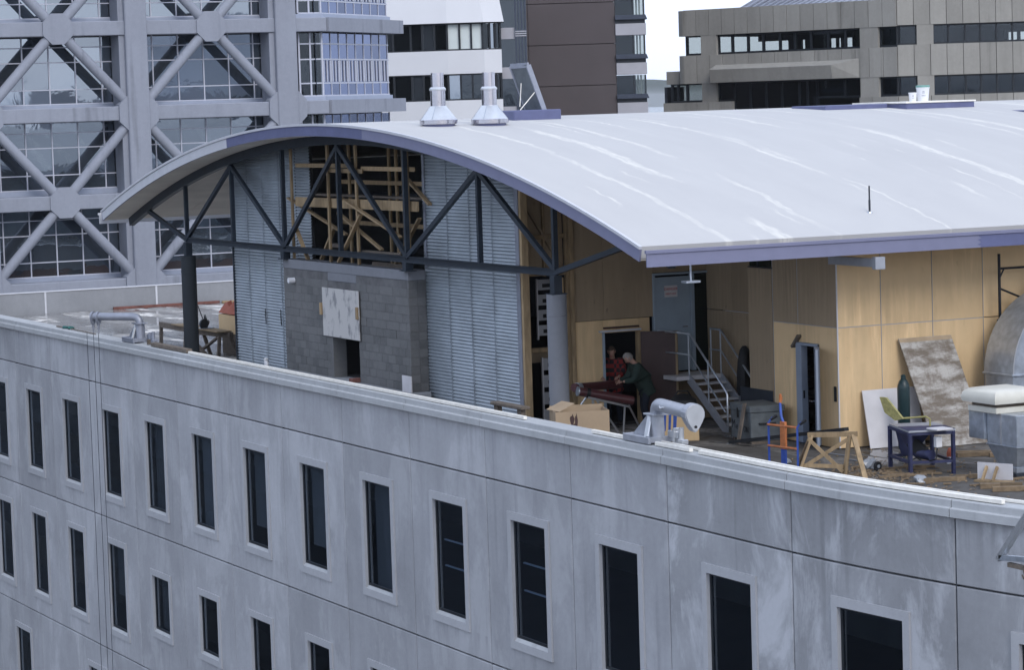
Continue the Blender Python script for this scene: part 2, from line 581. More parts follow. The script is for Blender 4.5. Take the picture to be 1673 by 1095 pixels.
def holder(name, parent, loc=(0, 0, 0)):
    """an Empty that is a part with sub-parts; loc in the parent's axes"""
    o = bpy.data.objects.new(name, None)
    o.empty_display_size = .2
    col.objects.link(o)
    o.parent = parent
    o.location = loc
    return o

def structure(name, mb, mats, smooth=False):
    o = part(name, mb, mats, None, smooth)
    o['kind'] = 'structure'
    return o

def text_mesh(txt, size, name, mat_name, depth=.002):
    cu = bpy.data.curves.new(name, 'FONT')
    cu.body = txt
    cu.size = size
    cu.align_x = 'CENTER'
    cu.align_y = 'CENTER'
    cu.extrude = depth
    tmp = bpy.data.objects.new(name + '_tmp', cu)
    col.objects.link(tmp)
    dg = bpy.context.evaluated_depsgraph_get()
    me = bpy.data.meshes.new_from_object(tmp.evaluated_get(dg))
    bpy.data.objects.remove(tmp, do_unlink=True)
    me.materials.clear()
    me.materials.append(MATS[mat_name])
    return me

def skin_mesh(name, joints, edges, mat_name, parent, sub=2, root=0):
    """joints: list of ((x,y,z), radius or (rx,ry))"""
    me = bpy.data.meshes.new(name)
    me.from_pydata([j[0] for j in joints], edges, [])
    o = bpy.data.objects.new(name, me)
    col.objects.link(o)
    sk = o.modifiers.new('skin', 'SKIN')
    sk.use_smooth_shade = True
    for i, j in enumerate(joints):
        r = j[1] if isinstance(j[1], (tuple, list)) else (j[1], j[1])
        me.skin_vertices[0].data[i].radius = r
        me.skin_vertices[0].data[i].use_root = (i == root)
    sd = o.modifiers.new('sub', 'SUBSURF')
    sd.levels = sub
    sd.render_levels = sub
    dg = bpy.context.evaluated_depsgraph_get()
    me2 = bpy.data.meshes.new_from_object(o.evaluated_get(dg))
    bpy.data.objects.remove(o, do_unlink=True)
    me2.materials.clear()
    me2.materials.append(MATS[mat_name])
    me2.polygons.foreach_set('use_smooth', [True] * len(me2.polygons))
    return link(name, me2, parent)

# ================================================================== SETTING
structure('ground', MB().box(-17500, 17500, -17500, 17500, -36, -34), 'street')
structure('harbour_water', MB().add([(-17400, 150, -33.5), (-260, 150, -33.5), (-260, 17400, -33.5), (-17400, 17400, -33.5)], [(0, 1, 2, 3)]), 'sea')
# low hills on the far shore
hm = MB()
rng = random.Random(3)
fh = Vector((-0.90241906, 0.43085942, 0)); rh = Vector((0.43085942, 0.90241906, 0))
rows = 5
prof = []
for i in range(81):
    x = -3000 + i * 90
    h = 60 + 60 * math.sin(i * .21) + 30 * math.sin(i * .53 + 1) + rng.uniform(-9, 9)
    prof.append((x, max(4, h)))
vs, fs = [], []
for j in range(rows):
    for x, h in prof:
        p = CAM + fh * (13500 + j * 500) + rh * x * 1.8
        vs.append((p.x, p.y, -34 + h * math.sin(math.pi * j / (rows - 1)) ** .7 if 0 < j < rows - 1 else -36))
n = len(prof)
for j in range(rows - 1):
    for i in range(n - 1):
        fs.append((j * n + i, j * n + i + 1, (j + 1) * n + i + 1, (j + 1) * n + i))
structure('hills', hm.add(vs, fs), 'hill_green', True)
edge = [(-18.4, .28), (43.0, .28)] + [(43 + 31.72 * math.sin(a_), 32 - 31.72 * math.cos(a_)) for a_ in [.04 * i_ for i_ in range(1, 12)]]
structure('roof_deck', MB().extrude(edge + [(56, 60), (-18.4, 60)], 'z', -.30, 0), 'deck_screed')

# ================================================================== FRONT PRECAST BUILDING
PAN = 3.613
R_C, S_C = 32.0, 43.0

def F(s, off, z):
    """point on the facade: s along it, off inwards, z up (it curves beyond S_C)"""
    if s <= S_C:
        return (s, off, z)
    a = (s - S_C) / R_C
    return (S_C + (R_C - off) * math.sin(a), R_C - (R_C - off) * math.cos(a), z)

def cuts(a, b_):
    """subdivide [a,b] where the wall is curved"""
    if b_ <= S_C:
        return [a, b_]
    n = max(1, int((b_ - a) / .45))
    return [a + (b_ - a) * i / n for i in range(n + 1)]

def curved_prism(mb, prof, s0, s1):
    """prof: (off,z) outline extruded along the facade"""
    ss = cuts(s0, s1)
    n = len(prof)
    vs = [F(s, p[0], p[1]) for s in ss for p in prof]
    fs = [tuple(range(n)), tuple(reversed(range((len(ss) - 1) * n, len(ss) * n)))]
    for i in range(len(ss) - 1):
        for k in range(n):
            k2 = (k + 1) % n
            fs.append((i * n + k, i * n + k2, (i + 1) * n + k2, (i + 1) * n + k))
    mb.add(vs, fs)
    return mb

def wall_panel(s0, s1, z0, z1, hole=None, th=.16, g=.014):
    """precast panel with chamfered arrises, optional opening (a,b,c,d) in s and z"""
    mb = MB()
    s0 += g; s1 -= g; z0 += g; z1 -= g
    if hole:
        a, b_, c, d = hole
        us = sorted(set(round(x, 4) for x in cuts(s0, a) + cuts(a, b_) + cuts(b_, s1)))
        zs = [z0, c, d, z1]
    else:
        us = cuts(s0, s1)
        zs = [z0, z1]
    ch = .014
    idx = {}
    vs, fs = [], []
    def vert(i, j, k):
        key = (i, j, k)
        if key not in idx:
            s, z = us[i], zs[j]
            if k == 0:
                if i == 0: s += ch
                if i == len(us) - 1: s -= ch
                if j == 0: z += ch
                if j == len(zs) - 1: z -= ch
            idx[key] = len(vs)
            vs.append(F(s, [0, ch, th][k], z))
        return idx[key]
    def solid(i, j):
        if i < 0 or j < 0 or i >= len(us) - 1 or j >= len(zs) - 1:
            return None
        if hole and j == 1 and us[i] >= hole[0] - 1e-3 and us[i + 1] <= hole[1] + 1e-3:
            return False
        return True
    for i in range(len(us) - 1):
        for j in range(len(zs) - 1):
            if not solid(i, j):
                continue
            fs.append((vert(i, j, 0), vert(i + 1, j, 0), vert(i + 1, j + 1, 0), vert(i, j + 1, 0)))
            fs.append((vert(i, j, 2), vert(i, j + 1, 2), vert(i + 1, j + 1, 2), vert(i + 1, j, 2)))
            for (di, dj, e0, e1) in ((-1, 0, (i, j), (i, j + 1)), (1, 0, (i + 1, j), (i + 1, j + 1)),
                                     (0, -1, (i, j), (i + 1, j)), (0, 1, (i, j + 1), (i + 1, j + 1))):
                nb = solid(i + di, j + dj)
                if nb is None:
                    for ka, kb in ((0, 1), (1, 2)):
                        fs.append((vert(*e0, ka), vert(*e1, ka), vert(*e1, kb), vert(*e0, kb)))
                elif nb is False:
                    fs.append((vert(*e0, 0), vert(*e1, 0), vert(*e1, 2), vert(*e0, 2)))
    mb.add(vs, fs)
    return mb

office = thing('office_building', 'grey precast concrete building in front with tall narrow windows and a stepped coping', 'building', (20, 3, -34))
JO = [PAN * k for k in range(-6, 12)] + [43.75, 47.75, 51.8, 55.9]
ZT, Z1, Z2, Z3, Z4 = .92, -.08, -3.69, -7.33, -10.95

def ring(mb, O, I, f0, f1):
    """frame between outer rect O and inner rect I, front at f0, back at f1"""
    a0, a1, c0, c1 = O
    b0, b1, d0, d1 = I
    def P(s, z, o): return F(s, o, z)
    for (s0, z0), (s1, z1), (s2, z2), (s3, z3) in (
            ((a0, c1), (a1, c1), (b1, d1), (b0, d1)), ((a0, c0), (b0, d0), (b1, d0), (a1, c0)),
            ((a0, c0), (a0, c1), (b0, d1), (b0, d0)), ((a1, c0), (b1, d0), (b1, d1), (a1, c1))):
        vs = [P(s, z, f0) for s, z in ((s0, z0), (s1, z1), (s2, z2), (s3, z3))] + [P(s, z, f1) for s, z in ((s0, z0), (s1, z1), (s2, z2), (s3, z3))]
        mb.add(vs, [(0, 1, 2, 3), (7, 6, 5, 4), (0, 4, 5, 1), (1, 5, 6, 2), (2, 6, 7, 3), (3, 7, 4, 0)])
    return mb

def office_window(s0, s1, z0, z1, blind=None, kind=0):
    """window: raised concrete surround, sloping sill, dark frame, glass"""
    cx = F((s0 + s1) / 2, 0, (z0 + z1) / 2)
    h = holder('window', office, Vector(cx) - office.location)
    bw = .155
    I = (s0 + bw, s1 - bw, z0 + bw, z1 - bw)
    part('surround', ring(MB(), (s0, s1, z0, z1), I, -.034, .075), 'surround_concrete', h)
    sl = MB()
    vs = [F(I[0], -.031, I[2] - .01), F(I[1], -.031, I[2] - .01), F(I[1], .052, I[2] + .075), F(I[0], .052, I[2] + .075),
          F(I[0], -.02, I[2] - .03), F(I[1], -.02, I[2] - .03), F(I[1], .052, I[2] - .03), F(I[0], .052, I[2] - .03)]
    sl.add(vs, [(0, 1, 2, 3), (7, 6, 5, 4), (0, 4, 5, 1), (1, 5, 6, 2), (2, 6, 7, 3), (3, 7, 4, 0)])
    part('sill', sl, 'coping_concrete', h)
    fr = ring(MB(), (I[0], I[1], I[2] + .05, I[3]), (I[0] + .045, I[1] - .045, I[2] + .11, I[3] - .045), .034, .08)
    sm = I[0] + .1
    if kind == 2:  # bars behind the pane imitate frames mirrored in the glass
        for zz in (z0 + (z1 - z0) * .42, z0 + (z1 - z0) * .62):
            pts = [F(sm, .16, zz), F(I[1], .16, zz), F(I[1], .16, zz + .028), F(sm, .16, zz + .028), F(sm, .2, zz), F(I[1], .2, zz), F(I[1], .2, zz + .028), F(sm, .2, zz + .028)]
            part('reflection_bar', MB().add(pts, [(0, 1, 2, 3), (7, 6, 5, 4), (0, 4, 5, 1), (1, 5, 6, 2), (2, 6, 7, 3), (3, 7, 4, 0)]), 'sill_metal', h)
    part('frame', fr, 'window_frame', h)
    pg = MB().add([F(I[0], .056, I[2] + .06), F(I[1], .056, I[2] + .06), F(I[1], .056, I[3]), F(I[0], .056, I[3])], [(0, 1, 2, 3)])
    part('pane', pg, 'office_glass', h)
    if blind:
        zb = I[3] - (I[3] - I[2]) * blind
        bl = MB()
        n = 9
        a = sm + .02
        for i in range(n):
            x0 = a + (I[1] - a) * i / n; x1 = a + (I[1] - a) * (i + .94) / n
            bl.add([F(x0, .20, zb), F(x1, .23, zb), F(x1, .23, I[3]), F(x0, .20, I[3])], [(0, 1, 2, 3)])
        part('blind', bl, 'blind_dark', h)
    if kind == 1:      # lit interior things seen through the glass
        it = MB()
        for q in range(3):
            zz = z0 + .55 + q * .62
            it.add([F(sm + .1, .45, zz), F(I[1] - .02, .45, zz), F(I[1] - .02, .45, zz + .09), F(sm + .1, .45, zz + .09),
                    F(sm + .1, .7, zz), F(I[1] - .02, .7, zz), F(I[1] - .02, .7, zz + .09), F(sm + .1, .7, zz + .09)],
                   [(0, 1, 2, 3), (7, 6, 5, 4), (0, 4, 5, 1), (1, 5, 6, 2), (2, 6, 7, 3), (3, 7, 4, 0)])
        part('shelf', it, 'interior_pale', h)
    return I

blinds1 = {3: .98, 4: .985, 5: .80, 6: .80, 7: .99}
for i in range(len(JO) - 1):
    s0, s1 = JO[i], JO[i + 1]
    k = i - 6
    mat = 'patchy_concrete' if k >= 11 else 'panel_concrete'
    part('wall_panel', wall_panel(s0, s1, Z1, ZT), mat, office)
    cw = (s0 + s1) / 2 + (.02 if k < 11 else .05)
    hw = .875 if k < 12 else .95
    O = (cw - hw, cw + hw, -3.22, -.60)
    hole = (O[0] + .05, O[1] - .04, O[2] + .04, O[3] - .04)
    if k >= -2:
        part('wall_panel', wall_panel(s0, s1, Z2, Z1, hole), mat, office)
        office_window(*O, blind=blinds1.get(k), kind={-1: 1, 0: 1, 1: 1, 2: 1, 8: 2, 9: 2}.get(k, 0))
        if k <= 10:
            O2 = (cw - .86, cw + .86, -6.86, -4.21) if k <= 2 else (cw - .80, cw + .80, -6.36, -4.59)
            hole = (O2[0] + .04, O2[1] - .04, O2[2] + .04, O2[3] - .04)
            part('wall_panel', wall_panel(s0, s1, Z3, Z2, hole), mat, office)
            office_window(*O2, blind={2: .6, 3: .95}.get(k), kind={-1: 1, 0: 1, 1: 1, 2: 1}.get(k, 0))
        else:
            part('wall_panel', wall_panel(s0, s1, Z3, Z2), mat, office)
    else:
        part('wall_panel', wall_panel(s0, s1, Z2, Z1), mat, office)
        part('wall_panel', wall_panel(s0, s1, Z3, Z2), mat, office)
for k in range(-4, 8):
    s0 = PAN * (k + .43); s1 = s0 + PAN
    c = (s0 + s1) / 2 - .1
    if k % 2 == 1 or k in (-1,):
        O3 = (c - .88, c + .88, -10.55, -7.91)
        part('wall_panel', wall_panel(s0, s1, Z4, Z3, (O3[0] + .04, O3[1] - .04, O3[2] + .04, O3[3] - .04)), 'panel_concrete', office)
        office_window(*O3)
    else:
        part('wall_panel', wall_panel(s0, s1, Z4, Z3), 'panel_concrete', office)
# wall below, floors and inner lining
lw = MB()
curved_prism(lw, [(0, -34), (0, -10.96), (.2, -10.96), (.2, -34)], -21.6, 42.9)
part('lower_wall', lw, 'panel_concrete', office)
for k, zf in enumerate((-3.95, -7.6, -11.2)):
    part('floor_slab', curved_prism(MB(), [(.17, zf), (.17, zf + .32), (7, zf + .32), (7, zf)], -21, 42.9), 'interior_dark', office)
part('floor_slab', curved_prism(MB(), [(.17, -.42), (.17, -.12), (.275, -.12), (.275, -.42)], -21, 55.9), 'interior_dark', office)
part('interior_wall', curved_prism(MB(), [(7.02, -11), (7.02, -.35), (7.2, -.35), (7.2, -11)], -21, 55.9), 'interior_pale', office)
for s in (-20.5, 54.5):
    part('interior_wall', curved_prism(MB(), [(.2, -11), (.2, -.35), (7, -.35), (7, -11)], s, s + .1), 'interior_dark', office)
part('parapet_core', curved_prism(MB(), [(.165, -.1), (.165, .90), (.27, .90), (.27, -.1)], -21.6, 55.9), 'kerb_concrete', office)
jb = MB()
for s in JO:
    curved_prism(jb, [(.022, Z3), (.022, .9), (.155, .9), (.155, Z3)], s - .0135, s + .0135)
part('joint_seal', jb, 'dark_metal', office)
# stepped coping, one length per panel
cp = [(-.10, .925), (-.10, 1.045), (-.092, 1.056), (-.058, 1.066), (-.055, 1.165), (-.045, 1.178), (.29, 1.195), (.30, 1.185), (.30, .90), (.0, .90)]
for i in range(len(JO) - 1):
    part('coping', curved_prism(MB(), cp, JO[i] + .009, JO[i + 1] - .009), 'coping_concrete', office)
# low kerb wall at the far side of the deck
kb = -18.5
part('back_parapet', MB().box(kb - .25, kb, -.1, 3.0, -.3, .78), 'kerb_concrete', office)
for y0, y1 in ((3.0, 6.38), (6.42, 10.58), (10.62, 16.0), (16.04, 24)):
    part('back_parapet', MB().box(kb - .25, kb, y0, y1, -.3, .78), 'kerb_concrete', office)
part('back_coping', MB().box(kb - .28, kb + .03, -.1, 24, .78, .81), 'pale_paint', office)
for y in (6.4, 10.6, 16.02):
    part('joint_strip', MB().box(kb - .02, kb + .02, y - .035, y + .035, 0, .78), 'pale_paint', office)

# bright rail laid along the coping
def rail(s0, s1, label, off=.045, d=.06, zc=1.19):
    o = part('parapet_rail', curved_prism(MB(), [(off - .035, zc + .006), (off - .035, zc + d), (off - .028, zc + d + .006), (off + .028, zc + d + .006), (off + .035, zc + d), (off + .035, zc + .006)], s0, s1), 'rail_aluminium')
    return tag(o, label, 'rail', 'bright rails along the parapet')
rail(15.45, 34.25, 'longest bright metal rail on the coping in front of the corrugated walls')
rail(37.0, 38.30, 'short bright metal rail between the carton and the near davit')
rail(39.35, 40.55, 'short bright metal rail just right of the near davit base')
rail(40.85, 48.7, 'bright metal rail on the curved right end of the coping')
tag(part('parapet_rail', curved_prism(MB(), [(.20, 1.20), (.20, 1.24), (.26, 1.24), (.26, 1.20)], 38.9, 50.5), 'rail_aluminium'),
    'second pale rail lying behind the first at the right end of the coping', 'rail', 'bright rails along the parapet')

# ================================================================== ROOFTOP PAVILION
RC, RZ, RR = 18.98, -50.59, 57.31           # centre and radius of the barrel roof
U0, U1 = 2.40, 35.56
VG, VT, VW = 2.0, 2.8, 3.25                 # gable edge, truss plane, gable wall
VEND = 48.0
def rz(u, d=0.0):
    return RZ + math.sqrt((RR - d) ** 2 - (u - RC) ** 2)
pav = thing('rooftop_pavilion', 'rooftop pavilion with a pale barrel roof, dark steel truss and unfinished walls', 'pavilion', (19, 20, 0))

def arc_strip(mb, u0, u1, d0, d1, y0, y1, n=64):
    """solid between two concentric depths below the roof surface"""
    us = [u0 + (u1 - u0) * i / n for i in range(n + 1)]
    vs = []
    for u in us:
        a = (u - RC) / RR
        for d in (d0, d1):
            r = RR - d
            x, z = RC + r * math.sin(a), RZ + r * math.cos(a)
            vs += [(x, y0, z), (x, y1, z)]
    fs = [(0, 1, 3, 2), (4 * n, 4 * n + 2, 4 * n + 3, 4 * n + 1)]
    for i in range(n):
        a, b_ = 4 * i, 4 * i + 4
        fs += [(a, b_, b_ + 1, a + 1), (a + 2, a + 3, b_ + 3, b_ + 2), (a, a + 2, b_ + 2, b_), (a + 1, b_ + 1, b_ + 3, a + 3)]
    return mb.add(vs, fs)

roof = part('roof', arc_strip(MB(), U0 + .03, U1 - .03, 0, .24, VG + .03, VEND, 96), 'roof_membrane', pav, True)
part('edge_roll', arc_strip(MB(), U0 + .0, U1 - .0, -.012, .045, VG - .035, VG + .028, 96), 'pale_paint', roof)
part('edge_roll', MB().box(U1 - .03, U1 + .035, VG - .035, VEND, rz(U1) - .05, rz(U1) + .012), 'fascia_paint', roof)
part('edge_roll', MB().box(U0 - .035, U0 + .03, VG - .035, VEND, rz(U0) - .05, rz(U0) + .012), 'pale_paint', roof)
part('fascia', arc_strip(MB(), U0, U1, .047, .285, VG - .008, VG + .027, 96), 'fascia_paint', roof)
part('fascia', MB().box(U1 - .028, U1 + .008, VG - .008, VEND, rz(U1) - .30, rz(U1) - .052), 'fascia_paint', roof)
part('fascia', MB().box(U0 - .008, U0 + .028, VG - .008, VEND, rz(U0) - .30, rz(U0) - .052), 'pale_paint', roof)
part('unpainted_patch', arc_strip(MB(), 13.3, 22.2, .05, .27, VG - .012, VG - .006, 40), 'primer_violet', roof, label='violet unpainted length of fascia near the crown')
part('pale_patch', arc_strip(MB(), 2.45, 13.3, .05, .283, VG - .012, VG - .006, 40), 'pale_paint', roof, label='pale painted length of fascia at the left')
pm = MB()
pts = [(U1 + .012, 9.35 + .05 * math.sin(i * 2.3), rz(U1) - .298 + .244 * i / 8) for i in range(9)]
pts2 = [(U1 + .012, VEND, rz(U1) - .298 + .244 * i / 8) for i in range(9)]
pm.add(pts + pts2, [(i, i + 1, i + 10, i + 9) for i in range(8)])
part('unpainted_patch', pm, 'primer_violet', roof, label='violet unpainted length of fascia at the right')
part('soffit', arc_strip(MB(), U0 + .05, U1 - .05, .2415, .285, VG + .03, VEND, 96), 'soffit_board', roof, True)
# soffit battens across the left porch
for y in (4.4, 7.0, 9.6, 12.2, 14.8):
    part('soffit_batten', arc_strip(MB(), U0 + .1, U1 - .1, .287, .30, y, y + .05, 48), 'soffit_board', roof)

truss = holder('truss', pav, (0, -17.2, 0))
NODE = [7.70, 11.36, 15.06, 18.74, 22.68, 26.58, 30.16]      # panel points along the bottom chord
ZC = 3.62
def tpart(name, mb): return part(name, mb, 'truss_steel', truss)
tpart('top_chord', arc_strip(MB(), U0 + .15, U1 - .15, .287, .51, VT - .075, VT + .075, 80))
bc = MB()
bc.box(NODE[0] - .1, NODE[6] + .1, VT - .07, VT + .07, ZC - .07, ZC - .055)
bc.box(NODE[0] - .1, NODE[6] + .1, VT - .07, VT + .07, ZC + .055, ZC + .07)
bc.box(NODE[0] - .1, NODE[6] + .1, VT - .012, VT + .012, ZC - .055, ZC + .055)
tpart('bottom_chord', bc)
for u in NODE:
    tpart('post', MB().box(u - .05, u + .05, VT - .05, VT + .05, ZC + .07, rz(u, .51) + .02))
for a, b_ in ((0, 1), (2, 1), (2, 3), (4, 3), (4, 5), (6, 5)):
    p = (NODE[a], VT, ZC + .05); q = (NODE[b_], VT, rz(NODE[b_], .55))
    tpart('diagonal', MB().bar(p, q, .11, .09, (0, 1, 0)))
for a, u in ((0, NODE[0] - 3.2), (6, NODE[6] + 3.4)):
    tpart('diagonal', MB().bar((NODE[a], VT, ZC), (u, VT, rz(u, .5)), .11, .09, (0, 1, 0)))
for u in (NODE[2], NODE[4]):
    tpart('foot', MB().box(u - .1, u + .1, VT - .09, VT + .09, 3.37, ZC - .07).box(u - .2, u + .2, VT - .13, VT + .13, 3.355, 3.375))
for u in (NODE[0], NODE[6]):
    tpart('foot', MB().box(u - .1, u + .1, VT - .09, VT + .09, 3.20, ZC - .07).box(u - .17, u + .17, VT - .17, VT + .17, 3.18, 3.20))
for u, mt in ((NODE[0], 'backlit_column'), (NODE[6], 'column_concrete')):
    o = part('column', MB().lathe([(.205, 0), (.205, 2.74), (.212, 2.745), (.212, 2.76), (.205, 2.765), (.205, 3.17), (.195, 3.18)], (u, VT, 0), 32), mt, pav, True)

# ---- corrugated walls
def corrugated_sheet(u0, u1, z0, ztop, parent, pitch=.0762, amp=.0165, y=VW):
    cols_ = 5
    us = [u0 + (u1 - u0) * i / (cols_ - 1) for i in range(cols_)]
    zmax = max(ztop(u) for u in us)
    n = int((zmax - z0) / pitch * 8) + 2
    vs, fs = [], []
    for j in range(n + 1):
        z = z0 + j * pitch / 8
        d = amp * (1 - 2 * (1.0, .96, .84, .64, .40, .16, 0, .40)[j % 8])      # ribs lean outwards at their foot
        for u in us:
            vs.append((u, y + d, min(z, ztop(u))))
    for j in range(n):
        for i in range(cols_ - 1):
            a = j * cols_ + i
            fs.append((a, a + 1, a + cols_ + 1, a + cols_))
    return part('corrugated_sheet', MB().add(vs, fs), 'corrugated_zinc', parent, True)
soff = lambda u: rz(u, .31)
cwl = holder('corrugated_wall', pav, (-6.5, -16.75, 0))
for a in (10.1, 11.27, 12.43, 13.60):
    corrugated_sheet(a, a + 1.158, .05, soff, cwl)
corrugated_sheet(14.77, 15.75, 3.2, soff, cwl)
cwr = holder('corrugated_wall', pav, (6, -16.75, 0))
for a in (22.62, 23.95, 25.12, 26.28):
    corrugated_sheet(a, a + (1.320 if a < 23 else 1.160), .05, soff, cwr)
for a in (11.27, 12.43, 13.60):
    part('lap_strip', MB().box(a - .016, a + .006, VW - .028, VW - .0195, .05, soff(a) - .02), 'corrugated_zinc', cwl)
for a in (23.95, 25.12, 26.28):
    part('lap_strip', MB().box(a - .016, a + .006, VW - .028, VW - .0195, .05, soff(a) - .02), 'corrugated_zinc', cwr)
part('corner_flashing', MB().box(27.44, 27.62, VW - .035, VW - .02, .05, soff(27.6) - .02).box(27.605, 27.62, VW - .02, VW + .16, .05, soff(27.6) - .02), 'flashing_zinc', cwr)
part('edge_flashing', MB().box(22.69, 22.80, VW - .03, VW - .018, 3.4, soff(22.7) - .02), 'flashing_zinc', cwr)
part('corner_flashing', MB().box(10.06, 10.14, VW - .03, VW - .016, .05, soff(10.06) - .02).box(10.05, 10.06, VW - .03, VW + .1, .05, soff(10.06) - .02), 'truss_steel', cwl)
for x, z in ((12.35, 1.75), (13.45, 1.78)):
    part('tie_wire', MB().tube([(x, VW - .02, z + .2), (x + .03, VW - .03, z), (x + .02, VW - .02, z - .2)], .012, 6), 'black_rubber', cwl)
# framing behind the cladding
for a, b_ in ((10.1, 15.7), (22.75, 27.55)):
    lb = MB()
    n = 12
    us = [a + (b_ - a) * i / n for i in range(n + 1)]
    lb.extrude([(a, .05), (b_, .05)] + [(u, soff(u) + .02) for u in us[::-1]], 'y', VW + .02, VW + .10)
    part('lining', lb, 'interior_dark', pav)

# ---- block wall with a void, raised beam and side return
bw = holder('block_wall', pav, (0, -17, 0))
BX0, BX1, BZ0, BZ1 = 14.88, 22.66, .60, 3.36
part('plinth', MB().cbox(14.7, 22.9, 1.1, VW - .06, 0, .60, .02), 'kerb_concrete', bw)
bl_me = {}
def block(x0, x1, z0, z1, y, ax='x', vary=True):
    wd = round(x1 - x0, 2)
    key = (ax, wd)
    if key not in bl_me:
        mb = MB()
        if ax == 'x':
            mb.cbox(-wd / 2 + .004, wd / 2 - .004, 0, .09, -.0975 + .004, .0975 - .004, .003)
        else:
            mb.cbox(-.09, 0, -wd / 2 + .004, wd / 2 - .004, -.0975 + .004, .0975 - .004, .003)
        bl_me[key] = mb.mesh('block', 'masonry_block')
    j = random.uniform(-.004, .004)
    o = link('block', bl_me[key], bw)
    off = bw.location + pav.location
    if ax == 'x':
        o.location = Vector(((x0 + x1) / 2, y + j, (z0 + z1) / 2)) - off
    else:
        o.location = Vector((y + j, (x0 + x1) / 2, (z0 + z1) / 2)) - off
    return o
VX0, VX1, VZ1 = 17.9, 19.66, 1.60
nrow = 13
for r in range(nrow):
    z0 = BZ0 + r * .195
    z1 = z0 + .195
    spans = [(BX0, BX1)]
    if z0 < VZ1 - .05:
        spans = [(BX0, VX0), (VX1, BX1)]
    if r == nrow - 1 or r == nrow - 2:
        spans = [(BX0, 17.82), (19.62, BX1)] if r == nrow - 2 else []
    for a, b_ in spans:
        x = a
        if r % 2:
            block(a, a + .195, z0, z1, VT)
            x = a + .195
        while x < b_ - .02:
            e = min(x + .39, b_)
            if e - x > .06:
                block(x, e, z0, z1, VT)
            x = e
    if r < nrow:
        block(VT + .002 + (.0 if r % 2 else .0), VT + .225, z0, z1, BX1 + .012, 'y')
        block(VT + .227, VT + .44, z0, z1, BX1 + .012, 'y')
rb = MB()
rb.box(BX0, 17.9, VT + .009, VT + .35, BZ0, BZ1 - .2).box(VX1, BX1 - .02, VT + .009, VT + .35, BZ0, BZ1 - .2).box(17.9, VX1, VT + .009, VT + .35, VZ1, BZ1 - .2)
rb.box(BX1 - .02, BX1 + .004, VT + .009, VT + .43, BZ0, BZ1 - .23)
part('mortar_bed', rb, 'mortar', bw)
part('ring_beam', MB().cbox(BX0 - .005, BX1 + .016, VT - .006, VT + .44, 3.135, BZ1, .012), 'column_concrete', bw)
part('ring_beam', MB().cbox(17.83, 19.60, VT - .004, VT + .2, 2.94, 3.134, .008), 'column_concrete', bw)
part('void_lining', MB().box(17.6, 20.0, VT + .36, VT + 2.2, .6, .62).box(17.6, 17.62, VT + .36, VT + 2.2, .6, 1.7).box(20, 20.02, VT + .36, VT + 2.2, .6, 1.7).box(17.6, 20.0, VT + 2.2, VT + 2.22, .6, 1.7).box(17.6, 20.02, VT + .36, VT + 2.2, 1.7, 1.72), 'interior_dark', bw)
part('void_reveal', MB().box(17.9, 18.02, VT + .002, VT + .34, BZ0 + .002, VZ1), 'masonry_block', bw)
part('pipe_stub', MB().tube([(15.6, VT - .16, 2.85), (15.6, VT, 2.85)], .07, 12), 'white_plastic', bw, True)
tag(part('plaster_board', MB().cbox(17.55, 19.83, VT - .055, VT - .035, 1.60, 2.77, .004), 'smeared_board'), 'smeared pale board fixed over the void in the block wall', 'board')
for x in (17.50, 19.76):
    tag(part('timber_cleat', MB().cbox(x - .05, x + .05, VT - .10, VT - .012, 2.10, 2.39, .006), 'timber'),
        'small timber cleat on the %s edge of the smeared board' % ('left' if x < 18 else 'right'), 'cleat', 'cleats holding the smeared board')
tag(part('brick', MB().cbox(19.42, 19.66, VT - .2, VT + .05, .605, .70, .008), 'red_timber'), 'red brick lying at the sill of the block wall void', 'brick')
tag(part('plastic_tube', MB().lathe([(.05, 0), (.05, .24), (.06, .25), (.06, .28), (.02, .29)], (14.72, 2.3, .60), 12).lathe([(.045, .0), (.045, .2), (.0, .21)], (14.9, 2.25, .60), 12), 'white_plastic', None, True), 'small white plastic bottles standing at the left foot of the block wall', 'bottle')
tag(part('splash_board', MB().bar((22.35, 2.72, .79), (22.85, 2.72, .79), .03, .37, (0, 0, 1)), 'white_board'), 'pale offcut leaning at the right foot of the block wall', 'offcut')

# ---- interior walls and columns seen through the openings
iv = MB().box(10.3, 26.9, 9.0, 9.1, 0, 5.4)
part('inner_wall', iv, 'interior_dark', pav)
part('inner_floor', MB().box(10.2, 27.0, VW + .12, 9, .01, .06), 'interior_dark', pav)
for x, y in ((17.9, 6.0), (20.8, 6.5), (22.0, 5.2)):
    part('inner_column', MB().lathe([(.16, .06), (.16, 6.1)], (x, y, 0), 16), 'blue_paint', pav, True)
part('inner_beam', MB().box(15.6, 22.7, 5.0, 5.2, 4.75, 4.95), 'dark_metal', pav)
part('side_wall', MB().box(10.1, 10.2, VW + .1, VEND, 0, rz(10.1, .30)), 'corrugated_zinc', pav)
part('end_wall', MB().box(10.2, 33.7, VEND - .3, VEND - .1, 0, 5.3), 'plywood_dull_shaded', pav)

